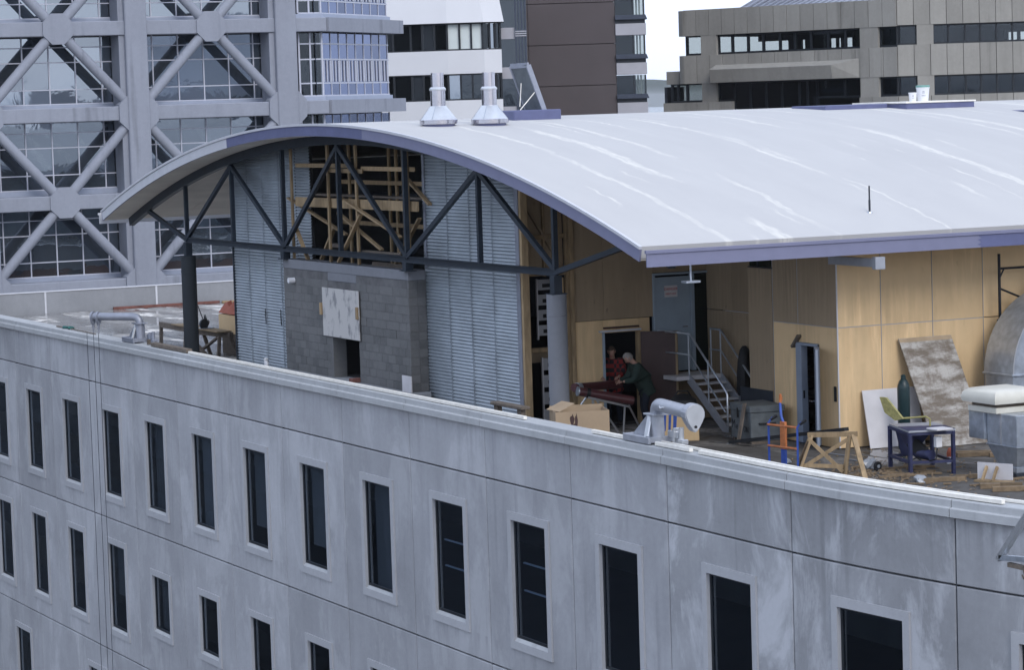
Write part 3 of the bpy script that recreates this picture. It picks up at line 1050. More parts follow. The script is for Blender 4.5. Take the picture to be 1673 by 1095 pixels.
# ---- timber falsework in the opening
fw = thing('timber_falsework', 'rough timber props and braces filling the opening above the block wall', 'falsework', (19, 3.0, 3.36))
def plank(p, q, a, b_, parent, name='prop', m_='timber', up=(0, 1, 0)):
    return part(name, MB().bar(p, q, a, b_, up), m_, parent)
yf = 2.98
for u in (15.2, 17.63, 19.40, 22.40):
    plank((u, yf, 3.37), (u, yf, rz(u, .32)), .095, .05, fw, 'upright')
for u, y in ((16.75, 3.9), (18.3, 4.3), (19.2, 4.1), (20.3, 3.8), (21.2, 4.0), (22.1, 4.3)):
    plank((u, y, 2.6), (u, y, rz(u, .32)), .1, .05, fw, 'upright')
for z_ in (4.25, 5.25):
    part('rail', MB().bar((15.8, 4.05, z_), (22.6, 4.05, z_), .05, .10), 'timber', fw)
part('plank', MB().bar((15.3, yf + .07, 4.79), (22.75, yf + .09, 4.80), .05, .23), 'timber', fw)
for p, q in (((15.4, yf + .06, 5.69), (18.85, yf + .06, 5.70)), ((17.9, yf - .06, 5.59), (19.95, yf - .06, 5.58)), ((19.6, yf + .06, 5.64), (22.7, yf + .06, 5.64))):
    part('rail', MB().bar(p, q, .04, .10), 'timber', fw)
for p, q in (((14.45, 4.86), (18.2, 4.04)), ((18.42, 4.98), (22.1, 4.10)), ((21.8, 5.49), (23.2, 4.85)), ((19.8, 4.56), (18.33, 3.40)),
             ((22.6, 4.53), (21.1, 3.40)), ((17.45, 4.18), (16.56, 3.39)), ((15.55, 4.2), (16.33, 3.39)), ((17.9, 4.55), (20.5, 3.75))):
    dy = random.choice((-.08, .13, .19))
    part('brace', MB().bar((p[0], yf + dy, p[1]), (q[0], yf + dy, q[1]), .045, .095, (0, 1, 0)), 'timber', fw)
for a, b_, z in ((17.4, 18.3, 3.76), (19.3, 21.6, 3.66), (19.9, 22.0, 3.40)):
    part('sole_plate', MB().bar((a, 3.15, z), (b_, 3.15, z), .1, .09), 'weathered_timber', fw)
tag(part('platform_plank', MB().cbox(15.2, 22.6, 3.35, 3.6, 4.93, 4.98, .005), 'weathered_timber'), 'grey scaffold plank lying along the top of the falsework', 'plank')

# ---- wall facing the near side: studs, plywood, doorways
UW = 27.2
sw = holder('stud_wall', pav, (UW - 19, -16.4, 0))
ztop = rz(UW, .31)
for y in (3.36, 3.62, 4.02, 4.36, 4.56):
    wdt = .09 if y in (3.36, 4.56) else .05
    part('stud', MB().cbox(UW - .09, UW + .0, y - wdt / 2, y + wdt / 2, .02 if y in (3.36, 4.36, 4.56) else 3.35, ztop, .004), 'timber', sw)
for z, a, b_ in ((3.42, 3.41, 4.51), (4.2, 3.41, 4.51), (1.86, 4.385, 4.51), (2.75, 4.385, 4.51), (1.78, 3.41, 4.335)):
    part('dwang', MB().cbox(UW - .085, UW - .005, a, b_, z - .05, z + .05, .004), 'timber', sw)
part('backing_ply', MB().box(UW - .13, UW - .1, 3.4, 4.5, 3.36, ztop), 'plywood_dull_shaded', sw)
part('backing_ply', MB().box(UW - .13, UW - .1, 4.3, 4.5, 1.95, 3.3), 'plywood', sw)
part('backing_ply', MB().box(UW - .7, UW - .68, 3.4, 4.5, 1.45, 1.75), 'plywood_dull_shaded', sw)
part('post', MB().cbox(27.62, 27.72, VW - .02, VW + .14, .03, soff(27.7), .005), 'timber', sw)
part('brace', MB().bar((UW - .05, 3.0 + .42, 5.2), (UW - .05, 4.4, 3.6), .05, .1, (1, 0, 0)), 'plywood_dull_shaded', sw)
for z0, z1, y0 in ((1.97, 3.28, 4.0), (.1, 1.58, 4.08)):
    sp = thing('slotted_panel', 'pale slotted panel standing behind the near column, %s' % ('upper one' if z0 > 1 else 'lower one'), 'panel', (26.75, y0 + .2, 0), group='slotted panels stored behind the studs')
    part('edge', MB().box(26.74, 26.80, y0, y0 + .03, z0, z1), 'white_board', sp)
    n = 4
    for i in range(n):
        a = z0 + (z1 - z0) * (i + .25) / n; b_ = z0 + (z1 - z0) * (i + .95) / n
        part('slat', MB().extrude([(y0 + .03, a), (y0 + .42, a), (y0 + .42, b_), (y0 + .03, b_)], 'x', 26.75, 26.79), 'surround_concrete', sp)
        part('slot', MB().box(26.79, 26.795, y0 + .14, y0 + .38, (a + b_) / 2 - .06, (a + b_) / 2 + .02), 'black_rubber', sp)

pw = holder('plywood_wall', pav, (UW - 19, -14, 0))
def sheet(x0, x1, y0, y1, z0, z1, parent, mt='plywood'):
    return part('plywood_sheet', MB().cbox(x0, x1, y0, y1, z0, z1, .003), mt, parent)
sheet(UW - .02, UW, 4.62, 5.40, 2.34, ztop - .02, pw, 'plywood_dull_shaded')
sheet(UW - .02, UW, 5.405, 6.62, 2.34, ztop - .02, pw, 'plywood_dull_shaded')
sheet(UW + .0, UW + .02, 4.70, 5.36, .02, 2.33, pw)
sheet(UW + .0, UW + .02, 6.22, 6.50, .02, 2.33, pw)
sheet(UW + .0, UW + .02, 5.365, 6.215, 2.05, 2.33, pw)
part('corner_post', MB().cbox(UW - .04, UW + .06, 4.58, 4.68, .02, ztop - .01, .005), 'timber', pw)
df = holder('doorway', pav, (UW - 19, -14.2, 0))
part('frame', MB().cbox(UW - .1, UW + .06, 5.33, 5.38, .02, 2.07, .004), 'door_grey', df)
part('frame', MB().cbox(UW - .1, UW + .06, 6.20, 6.25, .02, 2.07, .004), 'timber', df)
part('head', MB().cbox(UW - .1, UW + .09, 5.25, 6.26, 2.07, 2.11, .004), 'pale_paint', df)
part('head_flashing', MB().box(UW + .02, UW + .07, 5.36, 6.22, 2.14, 2.18), 'door_red_brown', df)
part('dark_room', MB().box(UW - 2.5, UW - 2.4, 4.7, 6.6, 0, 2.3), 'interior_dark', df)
lf = MB().bar((UW + .08, 6.24, 1.03), (UW + .50, 6.86, 1.03), .045, 2.02)
part('door_leaf', lf, 'door_red_brown', df, label='dark red-brown door leaf standing open')
part('leaf_edge', MB().bar((UW + .50, 6.86, 1.03), (UW + .53, 6.90, 1.03), .05, 2.02), 'timber', df)

# grey door on the landing, glazed sidelight
gd = holder('landing_door', pav, (UW - 19, -13, 1.1))
part('door_leaf', MB().cbox(UW - .04, UW + .03, 6.66, 7.52, 1.12, 3.18, .006), 'door_grey', gd)
part('frame', MB().cbox(UW - .06, UW + .05, 7.525, 7.62, 1.1, 3.22, .005).cbox(UW - .06, UW + .05, 6.60, 6.655, 1.1, 3.22, .005).cbox(UW - .06, UW + .05, 6.60, 8.02, 3.225, 3.27, .005), 'door_grey', gd)
part('sidelight', MB().box(UW - .01, UW, 7.63, 7.98, 1.15, 3.2), 'green_glass', gd)
part('sidelight_frame', MB().box(UW - .03, UW + .03, 7.98, 8.02, 1.1, 3.22), 'door_grey', gd)
part('handle', MB().tube([(UW + .03, 7.40, 2.08), (UW + .09, 7.40, 2.08), (UW + .09, 7.28, 2.08)], .012, 8), 'stainless', gd)
sn = part('sign', MB().box(UW + .032, UW + .037, 6.88, 7.20, 2.74, 2.99), 'white_board', gd, label='white warning sign with red lettering')
off = Vector((UW - 19, -13, 1.1)) + pav.location
for txt, z, sz in (('DANGER', 2.915, .082), ('KEEP OUT', 2.81, .058)):
    me = text_mesh(txt, sz, 'sign_lettering', 'print_red')
    o = link('lettering', me, sn)
    o.matrix_local = Matrix.Translation(Vector((UW + .039, 7.04, z)) - off) @ Matrix(((0, 0, 1, 0), (1, 0, 0, 0), (0, 1, 0, 0), (0, 0, 0, 1)))
sheet(UW - .03, UW - .01, 6.63, 8.05, 3.28, ztop - .02, pw, 'plywood_dull_shaded')
sheet(UW - .03, UW - .01, 6.63, 8.05, .02, 1.08, pw, 'plywood_dull_shaded')
sheet(UW - .03, UW - .01, 8.03, 8.30, .02, ztop - .02, pw, 'plywood_dull_shaded')
part('steel_column', MB().lathe([(.11, 0), (.11, 4.6)], (27.75, 8.16, 0), 20), 'column_concrete', pav, True)

# recess wall facing the parapet, the recess's shade put into its ply colour
VB, VR, UR = 7.95, 7.2, 33.75
rw = holder('plywood_wall', pav, (11, -12.8, 0))
sheet(27.2, 28.3, VB, VB + .02, .02, 2.42, rw, 'plywood_dull_shaded'); sheet(27.2, 28.3, VB, VB + .02, 2.435, 4.6, rw, 'plywood_dull_shaded')
sheet(28.31, 29.4, VB, VB + .02, .02, 2.42, rw, 'plywood_dull_shaded'); sheet(28.31, 29.4, VB, VB + .02, 2.435, 4.6, rw, 'plywood_dull_shaded')
sheet(29.41, 30.3, VB, VB + .02, .02, 4.5, rw, 'plywood_dull_shaded')
sheet(30.30, 30.32, VR, VB, .02, 4.5, rw, 'plywood_dull_shaded')
sheet(30.33, 31.28, VR - .03, VR - .01, .02, 3.50, rw, 'plywood_dull_shaded')
sheet(31.30, 32.26, VR - .01, VR + .01, 2.43, 4.35, rw, 'plywood_dull_shaded')
sheet(32.275, 33.73, VR - .01, VR + .01, 2.43, 4.25, rw, 'plywood_dull_shaded')
sheet(31.30, 32.20, VR - .01, VR + .01, .02, 2.415, rw)
sheet(33.06, 33.73, VR - .01, VR + .01, .02, 2.415, rw)
sheet(32.205, 33.055, VR - .01, VR + .01, 2.06, 2.415, rw)
part('clerestory', MB().box(30.4, 31.26, VR - .02, VR, 3.53, 3.85), 'green_glass', rw)
part('clerestory_frame', MB().box(30.36, 31.3, VR - .04, VR + .02, 3.505, 3.53).box(30.72, 30.76, VR - .04, VR + .02, 3.53, 3.85), 'window_frame', rw)
part('sealant', MB().box(31.285, 31.297, VR - .013, VR + .012, .02, 4.3).box(31.3, 33.7, VR - .013, VR + .008, 2.417, 2.428).box(32.262, 32.273, VR - .013, VR + .008, 2.43, 4.2).box(28.0, 29.0, VB - .003, VB + .01, 2.421, 2.434), 'surround_concrete', rw)
part('low_panel', MB().cbox(29.95, 31.27, VR - .055, VR - .03, .62, .98, .006).box(30.25, 30.33, VR - .058, VR - .055, .66, .94).box(30.45, 30.5, VR - .058, VR - .055, .66, .94), 'dark_metal', rw)
rd = holder('recess_door', pav, (13.6, -12.8, 0))
part('frame', MB().cbox(32.21, 32.42, VR - .05, VR + .1, .02, 2.05, .005).cbox(32.97, 33.05, VR - .05, VR + .1, .02, 2.05, .005).cbox(32.21, 33.05, VR - .055, VR + .1, 2.0, 2.055, .005), 'door_blue_grey', rd)
part('inner_panel', MB().box(32.42, 32.97, VR + .25, VR + .28, .02, 2.0), 'door_red_brown', rd)
part('threshold', MB().box(32.3, 33.0, VR - .05, VR + .25, .005, .02), 'dark_metal', rd)
part('door_leaf', MB().bar((32.98, VR - .06, 1.02), (33.62, VR - .42, 1.02), .045, 1.98), 'door_blue_grey', rd, label='blue-grey door leaf standing open')
part('handle', MB().tube([(33.50, VR - .42, .98), (33.55, VR - .50, .98), (33.40, VR - .46, .98)], .014, 8), 'stainless', rd)
part('strike_plate', MB().box(32.425, 32.43, VR - .02, VR + .02, .92, 1.08), 'black_rubber', rd)
tag(part('wedge_block', MB().bar((32.12, VR - .05, 1.95), (32.38, VR - .05, 2.20), .05, .11, (0, 1, 0)), 'weathered_timber'), 'tilted timber offcut wedged over the blue-grey door frame', 'offcut')

# main plywood wall under the right eave
mw = holder('plywood_wall', pav, (UR - 19, -5, 0))
ys = [7.21, 8.215, 9.44, 10.665, 11.89, 13.11]
ze = rz(UR, .31)
for a, b_ in zip(ys[:-1], ys[1:]):
    sheet(UR - .02, UR, a + .005, b_ - .005, .02, 2.415, mw)
    sheet(UR - .02, UR, a + .005, b_ - .005, 2.43, ze, mw)
sheet(UR - .02, UR - .001, 13.12, VEND - .3, .02, ze, mw)
for y in ys[1:4]:
    part('sealant', MB().bar((UR + .001, y, .02), (UR + .001, y + .004, ze), .008, .016, (1, 0, 0)), 'surround_concrete', mw)
part('sealant', MB().box(UR - .004, UR + .003, 7.22, 10.66, 2.416, 2.429), 'surround_concrete', mw)
part('corner_bead', MB().box(UR - .02, UR + .008, VR - .012, VR + .008, .02, ze), 'white_board', mw)
part('switch_plate', MB().box(33.60, 33.68, VR - .03, VR - .012, .95, 1.25), 'black_rubber', mw)
part('eave_bracket', MB().cbox(UR + .02, U1 - .12, 7.0, 7.16, 3.70, 3.86, .005).cbox(U1 - .16, U1 - .03, 6.97, 7.19, 3.66, 3.90, .005), 'davit_paint', pav)
part('eave_clamp', MB().tube([(35.3, 3.05, 3.98), (35.3, 3.05, 3.66)], .02, 6).box(35.2, 35.4, 2.9, 3.2, 3.62, 3.66), 'galvanised', pav)
for y in (4.2, 5.9):
    part('rafter', MB().bar((27.3, y, rz(27.3, .42)), (34.9, y, rz(34.9, .42)), .07, .2), 'soffit_board', pav)

# ================================================================== TOWER WITH CROSS BRACING (faces the near side)
TU, TG = -35.0, -36.15                      # brace plane and glass plane
tw = thing('braced_tower', 'pale concrete tower with round diagonal braces and octagonal joints in front of a glass grid', 'tower', (-45, 15, -34))
BZ = [14.37, 10.75, 7.15, 3.47, -.15, -3.77]
COLV = [2.07, 8.85, 15.62, 22.40]
for y in COLV:
    part('column', MB().cbox(TU - .95, TU + .26, y - .48, y + .48, -34, 24, .04), 'tower_concrete', tw)
    part('column_fin', MB().box(TU - 1.05, TU + .02, y - .72, y - .481, -34, 24), 'tower_concrete', tw)
for z in BZ + [-7.4, -11, -14.6, 17.99]:
    part('beam', MB().cbox(TU - .7, TU + .10, -1, 24.35, z - .31, z + .30, .03), 'tower_concrete', tw)
def octagon(y, z, r=.70):
    pts = [(y + r * math.cos(R(22.5 + 45 * k)), z + r * math.sin(R(22.5 + 45 * k))) for k in range(8)]
    part('brace_joint', MB().extrude(pts, 'x', TU - .35, TU + .17), 'tower_concrete', tw)
def brace(y0, z0, y1, z1):
    part('brace', MB().tube([(TU - .08, y0, z0), (TU - .08, y1, z1)], .215, 20), 'tower_concrete', tw, True)
for ci in range(3):
    a, b_ = COLV[ci], COLV[ci + 1]
    mid = (a + b_) / 2
    for bi, z in enumerate(BZ):
        if bi % 2 == 1:                      # mid-bay joints
            octagon(mid, z)
            for yy in (a, b_):
                for zi in (bi - 1, bi + 1):
                    if 0 <= zi < len(BZ):
                        zz = BZ[zi]
                        d = Vector((yy - mid, zz - z)).normalized()
                        brace(mid + d.x * .5, z + d.y * .5, yy - d.x * .55, zz - d.y * .55)
for y in COLV:
    for bi, z in enumerate(BZ):
        if bi % 2 == 0:
            pts = [(y + s * 1.0 * q, z + r_) for s, q, r_ in ((-1, .86, -.36), (1, .86, -.36), (1, .86, .36), (1, .48, .70), (-1, .48, .70), (-1, .86, .36))]
            pts = [(y - .86, z - .36), (y - .50, z - .72), (y + .50, z - .72), (y + .86, z - .36), (y + .86, z + .36), (y + .50, z + .72), (y - .50, z + .72), (y - .86, z + .36)]
            part('brace_joint', MB().extrude(pts, 'x', TU - .3, TU + .20), 'tower_concrete', tw)
# glass grid
rngp = random.Random(11)
pane_me = {}
def pane(y0, y1, z0, z1, u, mt, parent, tilt=.0035):
    key = (round(y1 - y0, 3), round(z1 - z0, 3), mt)
    if key not in pane_me:
        a, b_ = (y1 - y0) / 2, (z1 - z0) / 2
        pane_me[key] = MB().box(-.012, 0, -a, a, -b_, b_).mesh('pane', mt)
    o = link('pane', pane_me[key], parent, Vector((u, (y0 + y1) / 2, (z0 + z1) / 2)) - parent.location)
    o.rotation_euler = (0, rngp.uniform(-tilt, tilt), rngp.uniform(-tilt, tilt))
    return o
MUL = [11.0 + 1.15 * i for i in range(-5, 11)]
for bi in range(0, 5):
    z = BZ[bi]
    rowsz = [z - .31, z - .75, z - 1.38, z - 2.53, z - 3.14]
    for r in range(4):
        for a, b_ in zip(MUL[:-1], MUL[1:]):
            if bi == 4 and r > 1:
                continue
            pane(a + .02, b_ - .02, rowsz[r + 1] + .02, rowsz[r] - .02, TG, 'tower_glass', tw)
        part('transom', MB().box(TG - .03, TG + .035, MUL[0], MUL[-1], rowsz[r + 1] - .024, rowsz[r + 1] + .024), 'mullion_white', tw)
    part('sill_band', MB().box(TG - .02, TG + .16, MUL[0], 24.3, rowsz[4] - .30, rowsz[4] - .03), 'sill_metal', tw)
for y in MUL:
    part('mullion', MB().box(TG - .03, TG + .042, y - .026, y + .026, -4, 14.4), 'mullion_white', tw)
part('core', MB().box(-60, TG - .25, -6, 23.2, -34, 24), 'interior_dark', tw)
part('louvre', MB().box(TG + .0, TG + .02, 15.6, 17.6, 2.72, 3.10), 'dark_metal', tw)
for k in range(4):
    part('louvre_blade', MB().box(TG + .02, TG + .06, 15.6, 17.6, 2.76 + k * .09, 2.79 + k * .09), 'sill_metal', tw)
# splayed corner bay
CV0, CU0 = 24.42, -35.05
CL = 8.85
dv = Vector((-math.sqrt(.5), math.sqrt(.5), 0))
nv = Vector((math.sqrt(.5), math.sqrt(.5), 0))
def ch(t_, off, z):
    p = Vector((CU0, CV0, 0)) + dv * t_ + nv * off
    return (p.x, p.y, z)
def chbox(mb, t0, t1, o0, o1, z0, z1):
    vs = [ch(t0, o0, z0), ch(t1, o0, z0), ch(t1, o1, z0), ch(t0, o1, z0), ch(t0, o0, z1), ch(t1, o0, z1), ch(t1, o1, z1), ch(t0, o1, z1)]
    return mb.add(vs, [(0, 3, 2, 1), (4, 5, 6, 7), (0, 1, 5, 4), (1, 2, 6, 5), (2, 3, 7, 6), (3, 0, 4, 7)])
for bi, z in enumerate(BZ[:5] + [17.99]):
    part('corner_beam', chbox(MB(), 0, CL, -.6, .12, z - .31, z + .30), 'tower_concrete', tw)
part('corner_core', chbox(MB(), .3, CL - .3, -6, -1.0, -34, 24), 'interior_dark', tw)
NP = 8
tp0, tp1 = .75, CL - .35
for bi in range(0, 4):
    z = BZ[bi]
    rowsz = [z - .31, z - .78, z - 1.55, z - 2.42, z - 3.0]
    zs4 = [z - .33, z - .82, z - 1.50, z - 2.55, z - 3.10]
    for r in range(4):
        for i in range(NP):
            t0 = tp0 + (tp1 - tp0) * i / NP + .03
            t1 = tp0 + (tp1 - tp0) * (i + 1) / NP - .03
            part('pane', chbox(MB(), t0, t1, -.62, -.605, zs4[r + 1] + .03, zs4[r] - .03), 'blue_glass', tw)
            if r == 2:
                for tt in (t0 + .04, (t0 + t1) / 2 - .05, t1 - .14):
                    part('casement_bar', chbox(MB(), tt, tt + .10, -.60, -.56, zs4[r + 1] + .06, zs4[r] - .05), 'mullion_white', tw)
        part('transom', chbox(MB(), tp0 - .1, tp1 + .1, -.63, -.57, zs4[r + 1] - .03, zs4[r + 1] + .03), 'mullion_white', tw)
    for i in range(NP + 1):
        tt = tp0 + (tp1 - tp0) * i / NP
        part('mullion', chbox(MB(), tt - .03, tt + .03, -.63, -.575, zs4[4], zs4[0]), 'mullion_white', tw)
    part('sill_band', chbox(MB(), .2, CL - .2, -.62, -.45, z - 3.32, z - 3.13), 'sill_metal', tw)
    # flat bay between the last column and the splay
    for r in range(4):
        part('pane', MB().box(-35.62, -35.60, 23.35, 24.30, zs4[r + 1] + .03, zs4[r] - .03), 'dark_mirror', tw)
        part('transom', MB().box(-35.62, -35.56, 23.3, 24.4, zs4[r + 1] - .03, zs4[r + 1] + .03), 'mullion_white', tw)
    for y in (23.28, 23.80, 24.36):
        part('mullion', MB().box(-35.62, -35.55, y - .04, y + .04, zs4[4], zs4[0]), 'mullion_white', tw)
    part('sill_band', MB().box(-35.62, -35.45, 23.0, 24.4, z - 3.32, z - 3.13), 'sill_metal', tw)
    part('pane', chbox(MB(), .05, .68, -.62, -.605, zs4[4] + .03, zs4[0] - .03), 'tower_glass', tw)

# ================================================================== BUILDINGS BEHIND, each in its own axes facing the camera
AZ = math.atan2(rh.y, rh.x)                  # local x runs to the right of the view
def far_building(name, label, D, x0, z0=-34):
    p = CAM + fh * D + rh * x0
    return thing(name, label, 'building', (p.x, p.y, z0), AZ)
def lp(name, mb, mats, parent, smooth=False, label=None, z0=-34):
    mb.v = [(x, y, z - z0) for x, y, z in mb.v]
    return part(name, mb, mats, parent, smooth, world=False, label=label)

# --- white banded building (distances scaled by k)
k = 200 / 170.
wb = far_building('white_building', 'white building with two dark ribbon window bands behind the roof flues', 200, 0)
def ZS(z, k): return 7.07 + (z - 7.07) * k
poly = [(-12.5, 1.4), (-3.27 * k, .0), (-1.1 * k, .0), (-.08 * k, .55)]
def band(mb, pl, z0, z1, y_in, depth=.5):
    for (xa, ya), (xb, yb) in zip(pl[:-1], pl[1:]):
        vs = [(xa, ya + y_in, z0), (xb, yb + y_in, z0), (xb, yb + y_in + depth, z0), (xa, ya + y_in + depth, z0), (xa, ya + y_in, z1), (xb, yb + y_in, z1), (xb, yb + y_in + depth, z1), (xa, ya + y_in + depth, z1)]
        mb.add(vs, [(0, 3, 2, 1), (4, 5, 6, 7), (0, 1, 5, 4), (1, 2, 6, 5), (2, 3, 7, 6), (3, 0, 4, 7)])
    return mb
for (a, b_) in ((8.87, 10.25), (3.0, 7.31)):
    for sa, sb in zip(poly[:-1], poly[1:]):
        lp('spandrel', band(MB(), [sa, sb], ZS(a, k), ZS(b_, k), 0), 'white_cladding', wb)
# flared top storey
tm = MB()
zt0, zt1 = ZS(11.87, k), ZS(16.87, k)
fl = [(-12.5, 1.2), (-3.27 * k, -.25), (-1.1 * k, -.25), (.10 * k, .3)]
ft = [(-12.5, 2.4), (-3.35 * k, 1.2), (-1.9 * k, 1.2), (-.77 * k, 1.8)]
n = len(fl)
vs = [(x, y, zt0) for x, y in fl] + [(x, y, zt1) for x, y in ft] + [(x, y + 2, zt1) for x, y in ft] + [(x, y + 2, zt0) for x, y in fl]
fs = []
for i in range(n - 1):
    fs += [(i, i + 1, n + i + 1, n + i), (n + i, n + i + 1, 2 * n + i + 1, 2 * n + i), (i, 3 * n + i, 3 * n + i + 1, i + 1)]
fs += [(n - 1, 4 * n - 1, 3 * n - 1, 2 * n - 1)]
lp('flared_storey', tm.add(vs, fs), 'white_cladding', wb)
xm = [-7.4, -6.5, -5.44, -4.75, -4.03, -3.27, -2.54, -1.85, -1.19, -.76, -.43, -.14]
def poly_y(x):
    for (xa, ya), (xb, yb) in zip(poly[:-1], poly[1:]):
        if x <= xb:
            return ya + (yb - ya) * (x - xa) / (xb - xa)
    return poly[-1][1]
for ri, (za, zb) in enumerate(((10.25, 11.87), (7.31, 8.87))):
    za, zb = ZS(za, k), ZS(zb, k)
    for i in range(len(xm) - 1):
        xa, xb = xm[i] * k, xm[i + 1] * k
        pale = (ri == 0 and 5 <= i <= 7)  # the sky mirrored in these panes is painted as a pale colour
        q = MB()
        y0, y1 = poly_y(xa + .06) + .22, poly_y(xb - .06) + .22
        q.add([(xa + .06, y0, za + .1), (xb - .06, y1, za + .1), (xb - .06, y1, zb - .1), (xa + .06, y0, zb - .1)], [(0, 1, 2, 3)])
        lp('pane', q, 'pale_blind_sky' if pale else ('dark_mirror' if (i + ri) % 3 else 'tower_glass'), wb)
        lp('mullion', MB().box(xb - .07, xb + .07, poly_y(xb) + .10, poly_y(xb) + .3, za, zb), 'window_frame', wb)
    lp('window_frame', band(MB(), poly, za, za + .09, .12, .2), 'window_frame', wb)
    lp('window_frame', band(MB(), poly, zb - .09, zb, .12, .2), 'window_frame', wb)
lp('core', MB().box(-12.4, -1.2, .95, 14, -34, 16.5), 'dark_metal', wb)
# recess with grey bands and ribs
lp('recess_wall', MB().box(-.4, 1.7, 1.6, 8, -34, 18), 'dark_mirror', wb)
for a, b_ in ((10.85, 11.52), (8.5, 9.18), (5.5, 6.85), (13.2, 13.9)):
    lp('spandrel', MB().box(-.35, .86, 1.2, 1.62, ZS(a, k), ZS(b_, k)), 'grey_spandrel', wb)
for x in (.80, .98, 1.16, 1.36):
    lp('rib', MB().box(x * k - .055, x * k + .055, 1.0, 1.62, -34, 18), 'blue_rib', wb)
for z in (11.15, 11.28, 11.02):
    lp('rib_collar', MB().box(.76 * k, 1.42 * k, .96, 1.0, ZS(z, k) - .04, ZS(z, k) + .04), 'grey_spandrel', wb)

# --- brown tower with balconies on its right edge
k = 215 / 190.
bt = far_building('brown_tower', 'windowless dark brown apartment tower with a column of glazed bays on its right edge', 215, 0)
zj = [-34] + [ZS(z, k) for z in (5.35, 8.05, 10.76, 13.49, 16.2)] + [24]
for a, b_ in zip(zj[:-1], zj[1:]):
    lp('cladding_panel', MB().cbox(1.70 * k, 7.43 * k, 0, .3, a + .02, b_ - .02, .02), 'brown_cladding', bt)
    lp('cladding_panel', MB().cbox(1.50 * k, 1.70 * k - .01, .05, .4, a + .02, b_ - .02, .02), 'brown_cladding', bt)
lp('core', MB().box(1.5 * k, 7.4 * k, .31, 14, -34, 24), 'brown_cladding', bt)
for zc in (6.07, 8.69, 11.27, 13.87):
    s0, s1 = ZS(zc, k), ZS(zc + .765, k)
    lp('spandrel', MB().cbox(7.44 * k + .01, 9.47 * k, -.15, 1.6, s0, s1, .02), 'grey_spandrel', bt)
    lp('dark_band', MB().box(7.46 * k, 9.42 * k, 0, 1.5, s1, ZS(zc + 1.03, k)), 'dark_metal', bt)
    hz = ZS(zc + 1.03, k)
    lp('ledge', MB().extrude([(7.44 * k, hz), (9.56 * k, hz), (9.44 * k, ZS(zc + 1.33, k)), (7.44 * k, ZS(zc + 1.33, k))], 'y', -.3, 1.5), 'blue_rib', bt)
    w0, w1 = ZS(zc + 1.33, k), ZS(zc + 2.58, k)
    lp('pane', MB().box(7.46 * k, 8.55 * k, .12, .15, w0, w1), 'far_glass', bt)
    lp('pane', MB().box(8.62 * k, 9.36 * k, .12, .15, w0, w1), 'far_glass', bt)
    for xx, ya, yb in ((8.55, .05, .2), (9.34, .05, .2), (9.34, 1.4, 1.5)):
        lp('mullion', MB().box(xx * k, (xx + .065) * k, ya, yb, w0, w1), 'window_frame', bt)
    lp('bay_wall', MB().box(7.46 * k, 8.75 * k, 1.2, 1.5, w0 - .3, w1), 'interior_dark', bt)
    for xx in (8.85, 9.05):
        lp('curtain', MB().box(xx * k, (xx + .1) * k, 1.0, 1.1, w0, w1), 'pale_blind_sky', bt)

# --- board-marked concrete building at the right
k = 216 / 180.
cb = far_building('concrete_building', 'weathered board-marked concrete building with dark ribbon windows beyond the roof at right', 216, 0)
A = Vector((24.62 * k, 0)); Bq = Vector((11.75 * k, 10.6 * k))
Lw = (A - Bq).length
ex = (A - Bq).normalized(); ey = Vector((-ex.y, ex.x))
def wl(t_, off):                              # along the left wing, off = into the building
    p = Bq + ex * t_ + ey * off
    return p.x, p.y
def wbox(mb, t0, t1, o0, o1, z0, z1):
    P4 = [wl(t0, o0), wl(t1, o0), wl(t1, o1), wl(t0, o1)]
    vs = [(x, y, z0) for x, y in P4] + [(x, y, z1) for x, y in P4]
    return mb.add(vs, [(0, 3, 2, 1), (4, 5, 6, 7), (0, 1, 5, 4), (1, 2, 6, 5), (2, 3, 7, 6), (3, 0, 4, 7)])
def TX(x):                                    # measured lateral position -> distance along the left wing
    f_ = (x - 11.1) / (24.62 - 11.1)
    return Lw * f_
zb = lambda z: ZS(z, k * 1.03)
def boards(t0, t1, z0, z1, o=0., mt='board_concrete', wd=1.22, d=.35):
    n = max(1, round((t1 - t0) / wd))
    for i in range(n):
        a = t0 + (t1 - t0) * i / n; b_ = t0 + (t1 - t0) * (i + 1) / n
        lp('wall_panel', wbox(MB(), a + .02, b_ - .02, o + random.uniform(0, .03), o + d, z0, z1), mt, cb)
def rboards(x0, x1, z0, z1, y=0., wd=1.22, d=.35):
    n = max(1, round((x1 - x0) / wd))
    for i in range(n):
        a = x0 + (x1 - x0) * i / n; b_ = x0 + (x1 - x0) * (i + 1) / n
        lp('wall_panel', MB().box(a + .02, b_ - .02, y + random.uniform(0, .03), y + d, z0, z1), 'board_concrete', cb)
T0, T1 = TX(11.1), TX(24.62)
zA = [zb(12.60), zb(10.97), zb(9.72), zb(7.92), zb(6.72), zb(5.6)]
# parapet rises a little to the right, as its upstand does
boards(T0 + .3, T1 - .02, zA[1], zb(12.62))
boards(T0 + .3, T1 - .02, zA[3], zA[2])
boards(T0 + .3, TX(14.4), zA[5], zA[4]); boards(TX(22.3), T1, zA[5], zA[4])
lp('wall_panel', wbox(MB(), T0 - 2, TX(14.4), -.2, .3, -34, zA[5]), 'board_concrete', cb)
# curved left end
for (z0, z1) in ((zA[1], zb(12.60)), (zA[3], zA[2])):
    q = MB()
    pts = [wl(T0 + .32 - .9 * math.sin(a), .9 - .9 * math.cos(a)) for a in [R(x) for x in range(0, 91, 15)]]
    pin = [wl(T0 + .32, .35), wl(T0 + .32, .9)]
    q.extrude(pts + pin[::-1], 'z', z0, z1)
    lp('rounded_end', q, 'board_concrete', cb, True)
    lp('end_wall', wbox(MB(), T0 - .58, T0 - .25, .92, 9, z0, z1), 'board_concrete', cb)
